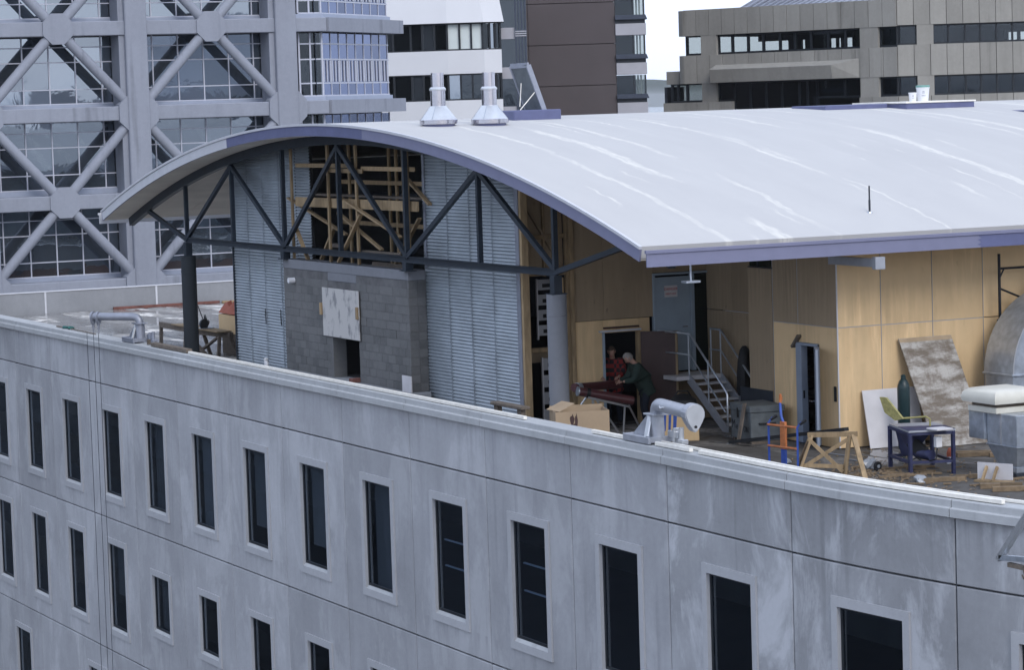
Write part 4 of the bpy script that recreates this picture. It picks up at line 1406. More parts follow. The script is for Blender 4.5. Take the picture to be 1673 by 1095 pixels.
# lower wing step and dark fin
lp('side_step', wbox(MB(), T0 - 1.9, T0 - .6, .6, 6, zA[3], zb(8.75)), 'board_concrete', cb)
lp('side_step', wbox(MB(), T0 - 1.9, T0 + .28, .1, .5, zA[5] - 1, zA[4]), 'board_concrete', cb)
lp('dark_fin', wbox(MB(), T0 - 2.2, T0 - 1.95, .7, 3, zb(6.0), zb(7.75)), 'dark_metal', cb)
# projecting hood between the storeys
hd = MB()
for (x0, x1) in ((13.4, 21.05),):
    a, b_ = TX(x0), TX(x1)
    c = TX(22.35)
    vs = [(*wl(a, -.02), zb(9.05)), (*wl(b_, -.02), zb(9.05)), (*wl(c, -.02), zb(9.12)), (*wl(a, -1.0), zb(8.76)), (*wl(b_, -1.0), zb(8.76)), (*wl(a, -.8), zA[3] + .02), (*wl(b_, -.8), zA[3] + .02), (*wl(c, -.02), zA[3] + .02)]
    hd.add(vs, [(0, 3, 4, 1), (1, 4, 2), (3, 5, 6, 4), (4, 6, 7, 2), (0, 5, 3), (0, 1, 2, 7, 6, 5)])
lp('window_hood', hd, 'board_concrete', cb)
# piers
for (x0, x1, z0, z1) in ((12.42, 13.42, zA[2], zA[1]), (12.42, 13.36, zA[4], zA[3]), (22.40, 23.48, zA[2], zA[1]), (22.38, 23.48, zA[4], zA[3])):
    lp('pier', wbox(MB(), TX(x0), TX(x1), .04, .6, z0, z1), 'grey_spandrel' if False else 'board_concrete', cb)
# ribbon windows
def ribbon(x0, x1, z0, z1, muls):
    lp('pane', wbox(MB(), TX(x0), TX(x1), .42, .44, z0, z1), 'far_glass', cb)
    fr = MB()
    wbox(fr, TX(x0), TX(x1), .30, .5, z0, z0 + .16)
    wbox(fr, TX(x0), TX(x1), .30, .5, z1 - .12, z1)
    for x in [x0] + muls + [x1]:
        wbox(fr, TX(x) - .09, TX(x) + .09, .31, .52, z0, z1)
    lp('window_frame', fr, 'window_frame', cb)
ribbon(11.35, 12.42, zA[2], zA[1], [])
ribbon(13.42, 22.40, zA[2], zA[1], [14.32, 15.33, 16.3, 17.35, 18.28, 19.29, 20.34, 21.39])
ribbon(23.48, 24.55, zA[2], zA[1], [])
ribbon(10.3, 12.42, zA[4], zA[3], [10.7, 11.3])
ribbon(13.36, 14.4, zA[4], zA[3], [])
ribbon(14.4, 19.6, zb(5.8), zA[3], [15.4, 16.4, 17.4, 18.5, 19.0])
ribbon(19.6, 22.38, zA[4], zA[3], [21.3])
ribbon(23.48, 24.55, zA[4], zA[3], [])
# floors, and the far wall with its own windows letting the sky through
for z in (zA[1], zA[3], zA[5]):
    lp('floor_slab', wbox(MB(), T0 + .2, T1 - .6, .45, 11, z - .05, z + .5), 'interior_dark', cb)
lp('far_wall', wbox(MB(), T0 + .2, T1 - .6, 10.6, 10.9, zA[3], zb(9.86)), 'interior_dark', cb)
lp('far_wall', wbox(MB(), T0 + .2, T1 - .6, 10.6, 10.9, zb(10.60), zA[1]), 'interior_dark', cb)
lp('far_wall', wbox(MB(), T0 + .2, T1 - .6, 10.6, 10.9, zA[5], zA[3]), 'interior_dark', cb)
for xa, xb in ((11.2, 12.05), (12.3, 13.9), (14.3, 14.42), (14.62, 14.72), (15.35, 15.46), (15.55, 15.62), (16.3, 16.45), (17.3, 17.47), (18.22, 18.45), (19.2, 24.7)):
    lp('far_wall', wbox(MB(), TX(xa) + 3.0, TX(xb) + 3.0, 10.61, 10.89, zb(9.8), zb(10.66)), 'interior_dark', cb)
lp('partition', wbox(MB(), TX(20.0), TX(24.0), 5.0, 5.2, zA[2] - .5, zA[1]), 'interior_pale', cb)
lp('partition', wbox(MB(), T0 + .5, T1, 4.0, 4.2, zA[5], zA[3]), 'interior_dark', cb)
# right wing, facing the view squarely
XR0, XR1 = 24.66 * k, 37 * k
zR = [zb(12.75), zb(11.02), zb(9.82), zb(7.93), zb(6.72), zb(5.6)]
rboards(XR0, XR1, zR[1], zb(12.9)); rboards(XR0, XR1, zR[3], zR[2]); rboards(XR0, XR1, zR[5] - 2, zR[4])
for (xa, xb) in ((25.88, 26.92),):
    for z0, z1 in ((zR[2], zR[1]), (zR[4], zR[3])):
        lp('pier', MB().box(xa * k, xb * k, .04, .6, z0, z1), 'board_concrete', cb)
def rribbon(x0, x1, z0, z1, muls):
    lp('pane', MB().box(x0 * k, x1 * k, .42, .44, z0, z1), 'far_glass', cb)
    fr = MB().box(x0 * k, x1 * k, .3, .5, z0, z0 + .14).box(x0 * k, x1 * k, .3, .5, z1 - .12, z1)
    for x in [x0] + muls + [x1]:
        fr.box(x * k - .07, x * k + .07, .31, .52, z0, z1)
    lp('window_frame', fr, 'window_frame', cb)
mm = [27.9, 28.95, 29.9, 30.9, 31.9, 32.9, 33.9, 34.9, 35.9]
rribbon(24.7, 25.88, zR[2], zR[1], []); rribbon(26.92, 37, zR[2], zR[1], mm)
rribbon(24.7, 25.88, zR[4], zR[3], []); rribbon(26.92, 37, zR[4], zR[3], mm)
for z in (zR[1], zR[3], zR[5]):
    lp('floor_slab', MB().box(XR0, XR1, .45, 10, z - .05, z + .5), 'interior_dark', cb)
lp('far_wall', MB().box(XR0, XR1, 9.6, 9.9, zR[3], zb(9.92)).box(XR0, XR1, 9.6, 9.9, zb(10.55), zR[1]).box(XR0, XR1, 9.6, 9.9, zR[5], zR[3]), 'interior_dark', cb)
xs = [24.6, 28.9, 29.75, 29.92, 30.3, 30.45, 31.05, 31.2, 31.5, 31.75, 32.3, 32.5, 32.8, 33.0, 33.6, 34.5]
for a, b_ in zip(xs[0::2], xs[1::2]):
    if b_ - a > 0:
        lp('far_wall', MB().box(a * k * 1.04, b_ * k * 1.04, 9.61, 9.89, zb(9.85), zb(10.6)), 'interior_dark', cb)
lp('partition', MB().box(XR0, 28 * k, 4, 4.2, zR[2] - .5, zR[1]), 'interior_dark', cb)
lp('partition', MB().box(XR0, XR1, 4, 4.2, zR[5], zR[3]), 'interior_dark', cb)
# ribbed metal roof rising behind the parapet
rf = MB()
P0 = wl(TX(14.3), 1.5); P1 = wl(T1, 1.5); P2 = wl(T1, 9); P3 = wl(TX(15.9), 9)
rf.add([(P0[0], P0[1], zb(12.55)), (P1[0], P1[1], zb(12.55)), (P2[0] + 6, P2[1], zb(15.5)), (P3[0], P3[1], zb(15.5))], [(0, 1, 2, 3)])
lp('metal_roof', rf, 'flashing_zinc', cb)
for i in range(26):
    f_ = i / 25
    a = (P0[0] + (P1[0] - P0[0]) * f_, P0[1] + (P1[1] - P0[1]) * f_, zb(12.58)); b_ = (P3[0] + (P2[0] + 6 - P3[0]) * f_, P3[1], zb(15.53))
    lp('roof_rib', MB().bar(a, b_, .12, .12), 'flashing_zinc', cb)
lp('roof_slab', wbox(MB(), T0 + .35, T1 - .6, .5, 11, zb(11.6), zb(11.9)), 'interior_dark', cb)

# --- brick block across the street, off to the right (the tower glass mirrors it)
bb = thing('brick_building', 'red-brown brick building off to the right, mirrored in the lower tower windows', 'building', (86, 58, -34))
part('wall', MB().box(82, 104, 40, 82, -34, 1.2), 'brick_red', bb)
for z in (-1.9, -5.4):
    for i in range(13):
        y = 42 + i * 3.1
        part('window', MB().box(81.95, 82.1, y, y + 1.3, z - .6, z + 1.3), 'dark_metal', bb)
part('parapet', MB().box(81.8, 104.2, 39.8, 82.2, 1.2, 1.7), 'grey_spandrel', bb)
b2 = thing('pale_building', 'pale stepped building off to the right, mirrored in the upper tower windows', 'building', (120, 85, -34))
part('wall', MB().box(118, 140, 62, 84, -34, 9.5), 'grey_spandrel', b2)
part('upper_wall', MB().box(120, 136, 70, 84, 9.5, 16), 'white_cladding', b2)
for z in (7.4, 4.0, .6):
    for i in range(6):
        part('window', MB().box(117.9, 118.1, 63.5 + i * 3.4, 65.7 + i * 3.4, z - .8, z + .9), 'dark_metal', b2)

b3 = thing('unseen_dark_block', 'unseen dark glazed block added across the street on the left for the facade to mirror', 'building', (-70, -45, -34))  # unseen block added so the facade windows mirror something dark
part('wall', MB().box(-120, -30, -80, -24, -34, 14), 'dark_metal', b3)
for i in range(14):
    part('window_band', MB().box(-119, -31, -23.99, -23.95, -33 + i * 3.4, -31.2 + i * 3.4), 'dark_mirror', b3)

# ================================================================== THINGS ON THE ROOF
def flue(x, y, label):
    z = rz(x) - .06
    t_ = thing('roof_flue', label, 'flue', (x, y, z), group='stainless flues on the roof')
    def p_(n, mb, mt='stainless'): return part(n, mb, mt, t_, True, world=False)
    p_('upstand', MB().lathe([(.37, 0), (.37, .14)], n=32), 'primer_violet')
    p_('skirt', MB().lathe([(.42, .09), (.43, .10), (.43, .19), (.42, .20)], n=32), 'stainless')
    p_('cone', MB().lathe([(.42, .19), (.185, .50), (.175, .505)], n=32), 'bright_zinc')
    p_('lower_pipe', MB().lathe([(.172, .48), (.172, .86), (.165, .865)], n=32))
    p_('collar', MB().lathe([(.172, .85), (.19, .86), (.19, .89), (.155, .93)], n=32), 'bright_zinc')
    p_('upper_pipe', MB().lathe([(.145, .90), (.145, 1.25), (.135, 1.25), (.135, 1.0)], n=32))
    p_('seam', MB().bar((.30, -.30, .195), (.135, -.125, .50), .012, .006), 'galvanised')
    return t_
flue(22.6, 3.72, 'left of the two stainless flues with conical skirts near the roof crown')
flue(22.9, 4.86, 'right of the two stainless flues with conical skirts near the roof crown')

# open roof hatch on a violet upstand
z = rz(21.4) - .05
h_ = thing('roof_hatch', 'open grey roof hatch lid standing up on a violet upstand beyond the flues', 'hatch', (21.2, 7.0, z))
part('upstand', MB().cbox(-.8, .5, -.95, .28, 0, .27, .02), 'primer_violet', h_, world=False)
part('lid', MB().bar((-.2, -.08, .24), (-.30, -.38, 1.30), .80, .05, (0, 1, 0)), 'chest_grey', h_, world=False)
part('lid_rim', MB().bar((.22, -.02, .24), (.12, -.36, 1.32), .05, .12, (0, 1, 0)).bar((-.6, -.06, .26), (-.7, -.40, 1.32), .05, .12, (0, 1, 0)).bar((-.72, -.40, 1.31), (.14, -.37, 1.32), .12, .05, (0, 1, 0)), 'flashing_zinc', h_, world=False)
part('stay', MB().tube([(.15, -.62, .27), (.14, -.18, .72)], .012, 6).tube([(-.1, -.45, .9), (-.05, -.5, .6), (.1, -.6, .35)], .01, 6), 'rail_aluminium', h_, world=False)

p = thing('roof_pole', 'short dark pole standing near the right eave of the roof', 'pole', (34.1, 7.78, rz(34.1)))
part('shaft', MB().lathe([(.022, 0), (.022, .25), (.017, .26), (.017, .52), (.012, .53)], n=10), 'dark_metal', p, world=False)
part('base', MB().lathe([(.06, -.01), (.05, .02)], n=10), 'galvanised', p, world=False)

def kerb(x0, x1, y0, y1, zt, label, top=True):
    t_ = thing('roof_upstand', label, 'upstand', ((x0 + x1) / 2, (y0 + y1) / 2, rz(x1) - .1))
    part('kerb', MB().cbox(x0, x1, y0, y1, rz(max(x0, x1)) - .2, zt, .015), 'primer_violet', t_)
    if top:
        part('cover', MB().cbox(x0 - .03, x1 + .03, y0 - .03, y1 + .03, zt, zt + .04, .008), 'rail_aluminium', t_)
    return t_
kerb(20.2, 22.6, 16.3, 18.3, 6.745, 'violet roof upstand with a cream cover carrying the buckets')
kerb(20.3, 21.9, 14.4, 16.2, 6.755, 'lower violet roof upstand left of the one with buckets', False)
kerb(23.6, 25.0, 18.4, 21.2, 6.50, 'low violet roof upstand at the right edge of the view', False)
def bucket(x, y, s, label, lid):
    t_ = thing('bucket', label, 'bucket', (x, y, 6.785), group='white buckets on the roof')
    part('pail', MB().lathe([(.115 * s, 0), (.14 * s, .27 * s), (.15 * s, .275 * s), (.15 * s, .31 * s), (.14 * s, .31 * s)], n=24), 'white_plastic', t_, True, world=False)
    if lid:
        part('lid', MB().lathe([(.155 * s, .30 * s), (.155 * s, .335 * s), (.13 * s, .345 * s)], n=24), 'bucket_lid', t_, True, world=False)
    n_ = Vector((.902, -.431, 0))
    pr = MB()
    for zz, w_ in ((.20, .04), (.17, .05), (.11, .08)):
        for j in range(3):
            a0 = -.48 + (j - 1) * w_ * 3
            for e in (-.5,):
                r_ = (.115 + .025 * zz / .27) * s + .002
                a1, a2 = a0 - w_, a0 + w_
                pr.add([(r_ * math.cos(a1), r_ * math.sin(a1), zz * s), (r_ * math.cos(a2), r_ * math.sin(a2), zz * s), (r_ * math.cos(a2), r_ * math.sin(a2), (zz + .02) * s), (r_ * math.cos(a1), r_ * math.sin(a1), (zz + .02) * s)], [(0, 1, 2, 3)])
    part('print', pr, 'print_grey', t_, world=False)
bucket(21.6, 17.45, 1.15, 'larger white bucket with a green lid on the roof upstand', True)
bucket(21.7, 17.08, .72, 'smaller white bucket beside the larger one on the roof upstand', False)

# ================================================================== DAVITS ON THE PARAPET
def davit(loc, ang, tilt_len, label, sock=False, tone='davit_paint'):
    """base frame on the coping, gusseted mast, bent tube arm turned to ang about the mast"""
    t_ = thing('davit', label, 'davit', loc, group='davits on the parapet')
    P_ = lambda n, mb, mt=tone, sm=False: part(n, mb, mt, t_, sm, world=False)
    P_('base_frame', MB().cbox(-.72, .22, -.02, .03, 0, .12, .008).cbox(-.72, -.64, .03, .34, .02, .12, .008).cbox(.14, .22, .03, .50, .02, .12, .008).box(-.64, .14, .03, .32, .09, .105))
    P_('gusset', MB().extrude([(-.66, .11), (.05, .11), (.05, .50), (-.10, .50)], 'y', .16, .185))
    P_('gusset', MB().bar((.10, -.0, .12), (.02, .13, .49), .13, .025, (0, 1, 0)), 'bright_zinc')
    P_('mast', MB().lathe([(.13, .10), (.12, .50)], (.10, .22, 0), 20), tone, True)
    P_('mast_flange', MB().cbox(-.10, .28, .06, .38, .485, .515, .006))
    ca, sa = math.cos(ang), math.sin(ang)
    prof = [(0, .50), (.0, .54), (.02, .59), (.06, .635), (.12, .66), (.20, .67), (.32, .672), (tilt_len, .675)]
    P_('arm', MB().tube([(.10 + a * ca, .22 + a * sa, z) for a, z in prof], .115 if not sock else .10, 20), tone, True)
    e = Vector((.10 + tilt_len * ca, .22 + tilt_len * sa, .675))
    d = Vector((ca, sa, 0)); s_ = Vector((-sa, ca, 0))
    def plate(t0, t1, scale=1.0):
        pts = []
        for q in range(0, 361, 20):
            a = R(q)
            x, zz = math.sin(a) * .165 * scale, math.cos(a) * .165 * scale
            if zz < -.03:
                x *= max(.35, 1 + (zz + .03) * 3.2); zz *= 1.75
            pts.append((x, zz))
        n_ = len(pts)
        vs = [e + d * t0 + s_ * x + Vector((0, 0, z)) for x, z in pts] + [e + d * t1 + s_ * x + Vector((0, 0, z)) for x, z in pts]
        return MB().add(vs, [tuple(range(n_)), tuple(reversed(range(n_, 2 * n_)))] + [(i, (i + 1) % n_, (i + 1) % n_ + n_, i + n_) for i in range(n_)])
    if not sock:
        P_('head_plate', plate(-.10, .10, 1.05))
        P_('head_cover', plate(.10, .125, .97), 'bright_zinc')
        P_('pin', MB().tube([e + d * .12 + Vector((0, 0, -.21)), e + d * .14 + Vector((0, 0, -.21))], .025, 10), 'black_rubber')
        P_('handle', MB().tube([(.10 + .45 * ca, .22 + .45 * sa - .12, .68), (.10 + .55 * ca, .22 + .55 * sa - .14, .66), (.10 + .65 * ca, .22 + .65 * sa - .12, .68)], .015, 6), 'bright_zinc')
    else:
        for t0 in (-.22, -.06):
            P_('head_plate', plate(t0, t0 + .05, .80))
            P_('shackle', MB().tube([e + d * (t0 + .025) + Vector((0, 0, -.20)), e + d * (t0 + .025) + Vector((0, 0, -.42))], [.04, .012], 8))
    P_('clamp', MB().cbox(.20, .56, .36, .42, .10, .22, .01).cbox(.42, .48, .33, .47, .0, .28, .01).tube([(.62, .40, .02), (.62, .40, .30)], .045, 10).cbox(.58, .76, .34, .46, .02, .10, .01).cbox(.66, .78, .32, .48, -.12, .0, .01), 'bright_zinc' if not sock else tone)
    return t_
davit((39.0, -.02, 1.195), R(-9), 1.78, 'nearer silver davit on the parapet, its tube arm swung along the coping')
davit((11.1, -.02, 1.195), R(-138), 1.42, 'far grey davit on the parapet with its arm over the edge above hanging ropes', True, 'flashing_zinc')  # darker tone puts the far davit's shadow into its colour
# ropes hanging from the far davit
e = Vector((11.1 + .10 + 1.42 * math.cos(R(-138)), -.02 + .22 + 1.42 * math.sin(R(-138)), 1.195 + .675))
for i, (dx, dy) in enumerate(((.13, .12), (.02, .02), (-.16, -.1))):
    tag(part('hanging_rope', MB().tube([(e.x + dx, e.y + dy, e.z - .42), (e.x + dx + .01, e.y + dy, -4), (e.x + dx, e.y + dy - .02, -16)], .007, 5), 'dark_metal'),
        ('%s of the thin ropes hanging from the far davit down the facade' % ('rightmost', 'middle one', 'leftmost')[i]), 'rope', 'ropes from the far davit')
# steel outrigger frame at the right edge
of = thing('outrigger_frame', 'galvanised triangular outrigger bracket overhanging the facade at the right edge', 'bracket', (52.2, -.3, 1.2))
P_ = lambda n, mb, mt='bright_zinc': part(n, mb, mt, of)
P_('strut', MB().bar((50.45, -.8, .77), (51.6, -.8, 1.95), .07, .08, (0, 1, 0)))
P_('tie', MB().bar((50.5, -.8, .80), (53.0, -.8, 1.02), .07, .08, (0, 1, 0)), 'galvanised')
P_('post', MB().bar((52.2, -.8, .8), (52.2, -.8, 2.6), .08, .08, (0, 1, 0)), 'galvanised')
P_('arm', MB().bar((52.2, -.8, 1.3), (52.2, 1.2, 1.3), .08, .08), 'galvanised')
P_('foot', MB().box(52.0, 52.4, .9, 1.4, .0, 1.26), 'galvanised')
P_('hanger', MB().box(50.68, 51.05, -.83, -.77, .70, .76).tube([(51.0, -.8, .72), (51.03, -.8, .62), (51.0, -.8, .58), (50.97, -.8, .63)], .012, 6), 'weathered_timber')
tag(part('bolt_bracket', MB().cbox(49.6, 49.85, .30, .48, 1.22, 1.30, .01).cbox(49.55, 49.65, .34, .44, 1.22, 1.38, .01).cbox(49.8, 49.9, .32, .42, 1.22, 1.36, .01), 'weathered_timber'), 'small rusty clamp on the coping at the right edge', 'clamp')

# ================================================================== THINGS ON THE DECK, LEFT
hs = thing('hose_bundle', 'teal sling and dark tools lying on the coping at far left', 'sling', (4.9, .2, 1.2))
part('sling', MB().tube([(4.55, .15, 1.215), (4.75, .10, 1.235), (4.95, .18, 1.23), (5.2, .12, 1.23), (5.35, .2, 1.215), (5.1, .26, 1.225), (4.8, .24, 1.225)], .035, 8), 'tarp_teal', hs, True)
part('bar', MB().tube([(4.0, .12, 1.215), (4.6, .14, 1.22)], .02, 8).tube([(5.3, .14, 1.215), (7.6, .12, 1.215)], .016, 6), 'weathered_timber', hs, True)
tag(part('parapet_plank', MB().cbox(12.5, 15.25, .03, .19, 1.197, 1.29, .008), 'weathered_timber'), 'weathered plank lying on the coping right of the far davit', 'plank')
tag(part('timber_peg', MB().cbox(12.0, 12.08, .1, .18, 1.197, 1.33, .006), 'weathered_timber'), 'small upright timber peg on the coping by the far davit', 'peg')
tag(part('red_batten', MB().cbox(kb + .06, kb + .14, 8.9, 13.0, .002, .10, .006), 'red_timber'), 'long red timber batten along the foot of the far kerb', 'batten')
tag(part('yellow_batten', MB().cbox(kb + .06, kb + .14, 13.1, 18.0, .002, .08, .006), 'timber'), 'yellow timber batten at the end of the red one', 'batten')
# trestle with planks and power saw
tr = thing('work_trestle', 'weathered timber work trestle behind the dark column at left', 'trestle', (2.6, 4.6, 0))
P_ = lambda n, mb, mt='weathered_timber': part(n, mb, mt, tr)
P_('bearer', MB().bar((-.4, 4.65, .74), (2.9, 4.6, .74), .10, .16))
P_('bearer', MB().bar((2.7, 4.6, .72), (5.1, 4.9, .72), .12, .16))
for q in ((-.3, 4.6), (2.0, 4.55), (2.85, 4.2), (3.0, 5.0), (4.9, 4.55), (5.0, 5.2)):
    P_('leg', MB().bar((q[0], q[1], 0), (q[0], 4.65 + (q[1] - 4.65) * .4, .70), .09, .09))
P_('brace', MB().bar((2.9, 4.4, .6), (4.3, 4.5, .02), .05, .12, (0, 1, 0)))
P_('brace', MB().bar((4.8, 4.6, .66), (3.2, 4.55, .12), .05, .10, (0, 1, 0)))
P_('deck_plank', MB().cbox(1.0, 5.0, 4.5, 4.95, .805, .84, .006), 'timber')
sw_ = thing('power_saw', 'dark hand-held circular saw resting on the trestle', 'saw', (3.5, 4.7, .84))
part('motor', MB().tube([(-.18, .1, .16), (.16, -.05, .16)], [.09, .10], 12), 'black_rubber', sw_, True, world=False)
part('blade_guard', MB().tube([(.14, -.12, .14), (.20, -.1, .14)], .15, 16), 'truss_steel', sw_, True, world=False)
part('base_plate', MB().cbox(-.22, .26, -.18, .16, 0, .025, .006), 'galvanised', sw_, world=False)
part('handle', MB().tube([(-.2, .08, .16), (-.34, .1, .26), (-.30, .1, .36), (-.1, .06, .27)], .025, 8), 'black_rubber', sw_, True, world=False)
part('lever', MB().tube([(-.25, .05, .15), (-.75, .05, .62)], .016, 6), 'black_rubber', sw_, world=False)
ob = thing('orange_crate', 'timber box with orange netting on top beside the corrugated wall', 'box', (3.2, 5.6, 0))
part('box', MB().cbox(2.4, 4.3, 5.5, 5.9, .62, 1.16, .01), 'plywood', ob)
part('stand', MB().cbox(2.5, 4.2, 5.55, 5.85, 0, .62, .01), 'weathered_timber', ob)
nt_ = MB()
rngn = random.Random(5)
gx, gy = 12, 4
vs = [(2.4 + 1.5 * i / (gx - 1), 5.5 + .4 * j / (gy - 1), 1.17 + (.32 if 0 < i < gx - 1 and 0 < j < gy - 1 else .02) * (.7 + .6 * rngn.random())) for j in range(gy) for i in range(gx)]
vs += [(x, y, 1.165) for x, y, z in vs]
g_ = gx * gy
fs = [(j * gx + i, j * gx + i + 1, (j + 1) * gx + i + 1, (j + 1) * gx + i) for j in range(gy - 1) for i in range(gx - 1)]
part('netting', nt_.add(vs[:g_], fs), 'red_plastic', ob, True)

# ================================================================== THINGS ON THE DECK, NEAR THE WALL
# big carton behind the parapet
ct = thing('cardboard_carton', 'large open cardboard carton with a dark smear standing behind the parapet', 'carton', (33.1, 1.75, 0), AZ + R(8))
W_, D_, H_, th = 1.04, .75, 1.16, .012
part('wall', MB().box(-W_ / 2, W_ / 2, -D_ / 2, -D_ / 2 + th, 0, H_).box(-W_ / 2, W_ / 2, D_ / 2 - th, D_ / 2, 0, H_ + .05).box(-W_ / 2, -W_ / 2 + th, -D_ / 2 + th, D_ / 2 - th, 0, H_).box(W_ / 2 - th, W_ / 2, -D_ / 2 + th, D_ / 2 - th, 0, H_), 'cardboard', ct, world=False)
part('bottom', MB().box(-W_ / 2 + th, W_ / 2 - th, -D_ / 2 + th, D_ / 2 - th, .02, .03), 'cardboard', ct, world=False)
part('flap', MB().bar((-W_ / 2, -.05, H_), (-W_ / 2 + .32, .05, H_ + .14), .55, th, (0, 0, 1)), 'cardboard', ct, world=False)
sm_ = MB()
for (x, z, a, b_) in ((-.2, .98, .04, .12), (-.16, .83, .06, .10), (-.12, .93, .025, .18), (-.18, .72, .03, .08)):
    pts = [(x + a * math.cos(q) * (1 + .3 * math.sin(3 * q)), z + b_ * math.sin(q) * (1 + .2 * math.cos(5 * q))) for q in [2 * math.pi * i / 14 for i in range(14)]]
    sm_.add([(px_, -D_ / 2 - .001 - .0002 * x, pz_) for px_, pz_ in pts], [tuple(range(14))])
part('smear', sm_, 'door_red_brown', ct, world=False)
# low timber bench next to it
tb = thing('timber_bench', 'little rough timber bench behind the parapet left of the carton', 'bench', (31.7, 1.0, 0))
part('top', MB().cbox(31.0, 32.4, .85, 1.05, 1.15, 1.21, .008), 'weathered_timber', tb)
for x in (31.15, 32.2):
    part('leg', MB().cbox(x - .09, x + .09, .9, 1.0, 0, 1.15, .008), 'weathered_timber', tb)
# pipe stand with red pipes
ps = thing('pipe_stand', 'silver tubular pipe stand in front of the dark doorway', 'stand', (28.9, 4.6, 0))
P_ = lambda n, mb: part(n, mb, 'bright_zinc', ps, True)
P_('cross_bar', MB().tube([(28.9, 4.10, .88), (28.9, 5.05, .62)], .024, 8))
P_('leg', MB().tube([(28.85, 4.98, .64), (28.8, 4.95, 0)], .022, 8))
P_('leg', MB().tube([(28.9, 5.05, .64), (28.1, 5.75, 0)], .022, 8))
P_('leg', MB().tube([(28.7, 4.15, .86), (28.2, 3.7, 0)], .022, 8))
P_('brace', MB().tube([(28.9, 4.3, .80), (28.6, 4.95, .05)], .022, 8))
P_('chain', MB().tube([(28.7, 4.3, .84), (28.68, 4.33, .6), (28.7, 4.36, .45)], .03, 6))
rp = tag(part('red_pipe', MB().tube([(28.75, 3.95, 1.01), (28.95, 5.12, .745)], .095, 20), 'pipe_red', None, True), 'front dark red pipe resting on the pipe stand', 'pipe', 'red pipes on the stand')
part('coupling', MB().tube([(28.78, 4.12, .971), (28.80, 4.19, .955)], .103, 20), 'black_rubber', rp, True)
part('end_cap', MB().tube([(28.745, 3.92, 1.016), (28.75, 3.953, 1.010)], .098, 20), 'galvanised', rp, True)
part('bore', MB().tube([(28.95, 5.122, .745), (28.951, 5.125, .744)], .082, 20), 'black_rubber', rp)
rp2 = tag(part('red_pipe', MB().tube([(28.45, 4.0, 1.06), (27.75, 5.45, .98)], .09, 20), 'pipe_red', None, True), 'rear dark red pipe reaching from the stand towards the workmen', 'pipe', 'red pipes on the stand')
part('coupling', MB().tube([(28.42, 4.07, 1.057), (28.36, 4.18, 1.05)], .10, 20), 'galvanised', rp2, True)
# small gas bottle
gb = thing('gas_bottle', 'small dark gas bottle with brass valve behind the near column', 'gas bottle', (22.6, 6.0, 0))
gb.location = (26.95, 3.62, .0)
part('body', MB().lathe([(.085, .02), (.10, .05), (.10, .50), (.085, .56), (.045, .60), (.03, .61)], n=20), 'cylinder_green', gb, True, world=False)
part('shoulder', MB().lathe([(.101, .50), (.086, .56), (.05, .60)], n=20), 'white_board', gb, True, world=False)
part('valve', MB().lathe([(.03, .60), (.03, .66), (.018, .67), (.018, .72)], n=12), 'yellow_paint', gb, True, world=False)

# steel stairs to the landing
st = thing('steel_stairs', 'steel stairs with tubular handrails leading up to the grey door', 'stairs', (28.8, 7.1, 0))
LZ = 1.08
P_ = lambda n, mb, mt='galvanised', sm=False: part(n, mb, mt, st, sm)
P_('landing', MB().cbox(27.26, 28.15, 6.62, 7.72, LZ - .09, LZ, .008), 'white_board')
nst = 6
for i in range(nst):
    x = 28.15 + i * .25
    z = LZ - (i + 1) * LZ / (nst + 1)
    P_('tread', MB().cbox(x + .01, x + .27, 6.98, 7.70, z - .035, z, .005), 'white_board')  # pale treads: the sky's shine on the steel is painted in
for y in (6.95, 7.73):
    P_('stringer', MB().bar((28.1, y, LZ - .06), (29.72, y, -.0), .03, .20, (0, 0, 1)), 'davit_paint')
for y in (6.95, 7.74):
    if y < 7:
        pts = [(27.3, 6.66, LZ + .95), (28.05, 6.72, LZ + .95), (28.2, y, LZ + .90), (29.7, y, .86), (29.74, y, .80), (29.74, y, .0)]
        mid = [(27.3, 6.66, LZ + .5), (28.05, 6.72, LZ + .5), (28.2, y, LZ + .45), (29.65, y, .42)]
        posts = [(28.12, y), (28.95, y)]
    else:
        pts = [(27.65, y + .02, LZ + .95), (28.12, y, LZ + .95), (28.2, y, LZ + .90), (29.7, y, .86), (29.74, y, .80), (29.74, y, .0)]
        mid = [(27.65, y, LZ + .5), (28.12, y, LZ + .5), (28.2, y, LZ + .45), (29.65, y, .42)]
        posts = [(27.7, y), (28.12, y), (28.95, y)]
    P_('handrail', MB().tube(pts, .022, 8), 'galvanised', True)
    P_('mid_rail', MB().tube(mid, .016, 8), 'galvanised', True)
    for x, yy in posts:
        zt = LZ if x < 28.2 else LZ - (x - 28.15) / 1.6 * LZ
        P_('post', MB().tube([(x, yy, zt - .05), (x, yy, zt + .93)], .018, 8), 'galvanised', True)
# coat hanging on the handrail / column
cv = MB()
pr = [(0, 1.48, .05), (0, 1.40, .12), (0, 1.15, .16), (0, .85, .19), (0, .55, .20), (0, .42, .16)]
vs, fs = [], []
nseg = 14
for j, (dx, z, r_) in enumerate(pr):
    for i in range(nseg):
        a = 2 * math.pi * i / nseg
        rr = r_ * (1 + .12 * math.sin(4 * a + j))
        vs.append((29.0 + rr * .75 * math.cos(a), 7.82 + rr * .9 * math.sin(a), z + .25))
for j in range(len(pr) - 1):
    for i in range(nseg):
        fs.append((j * nseg + i, j * nseg + (i + 1) % nseg, (j + 1) * nseg + (i + 1) % nseg, (j + 1) * nseg + i))
fs += [tuple(range(nseg)), tuple((len(pr) - 1) * nseg + i for i in range(nseg))]
tag(part('hanging_coat', MB().add(vs, fs), 'black_rubber', None, True), 'black coat hanging beside the round steel column', 'coat')

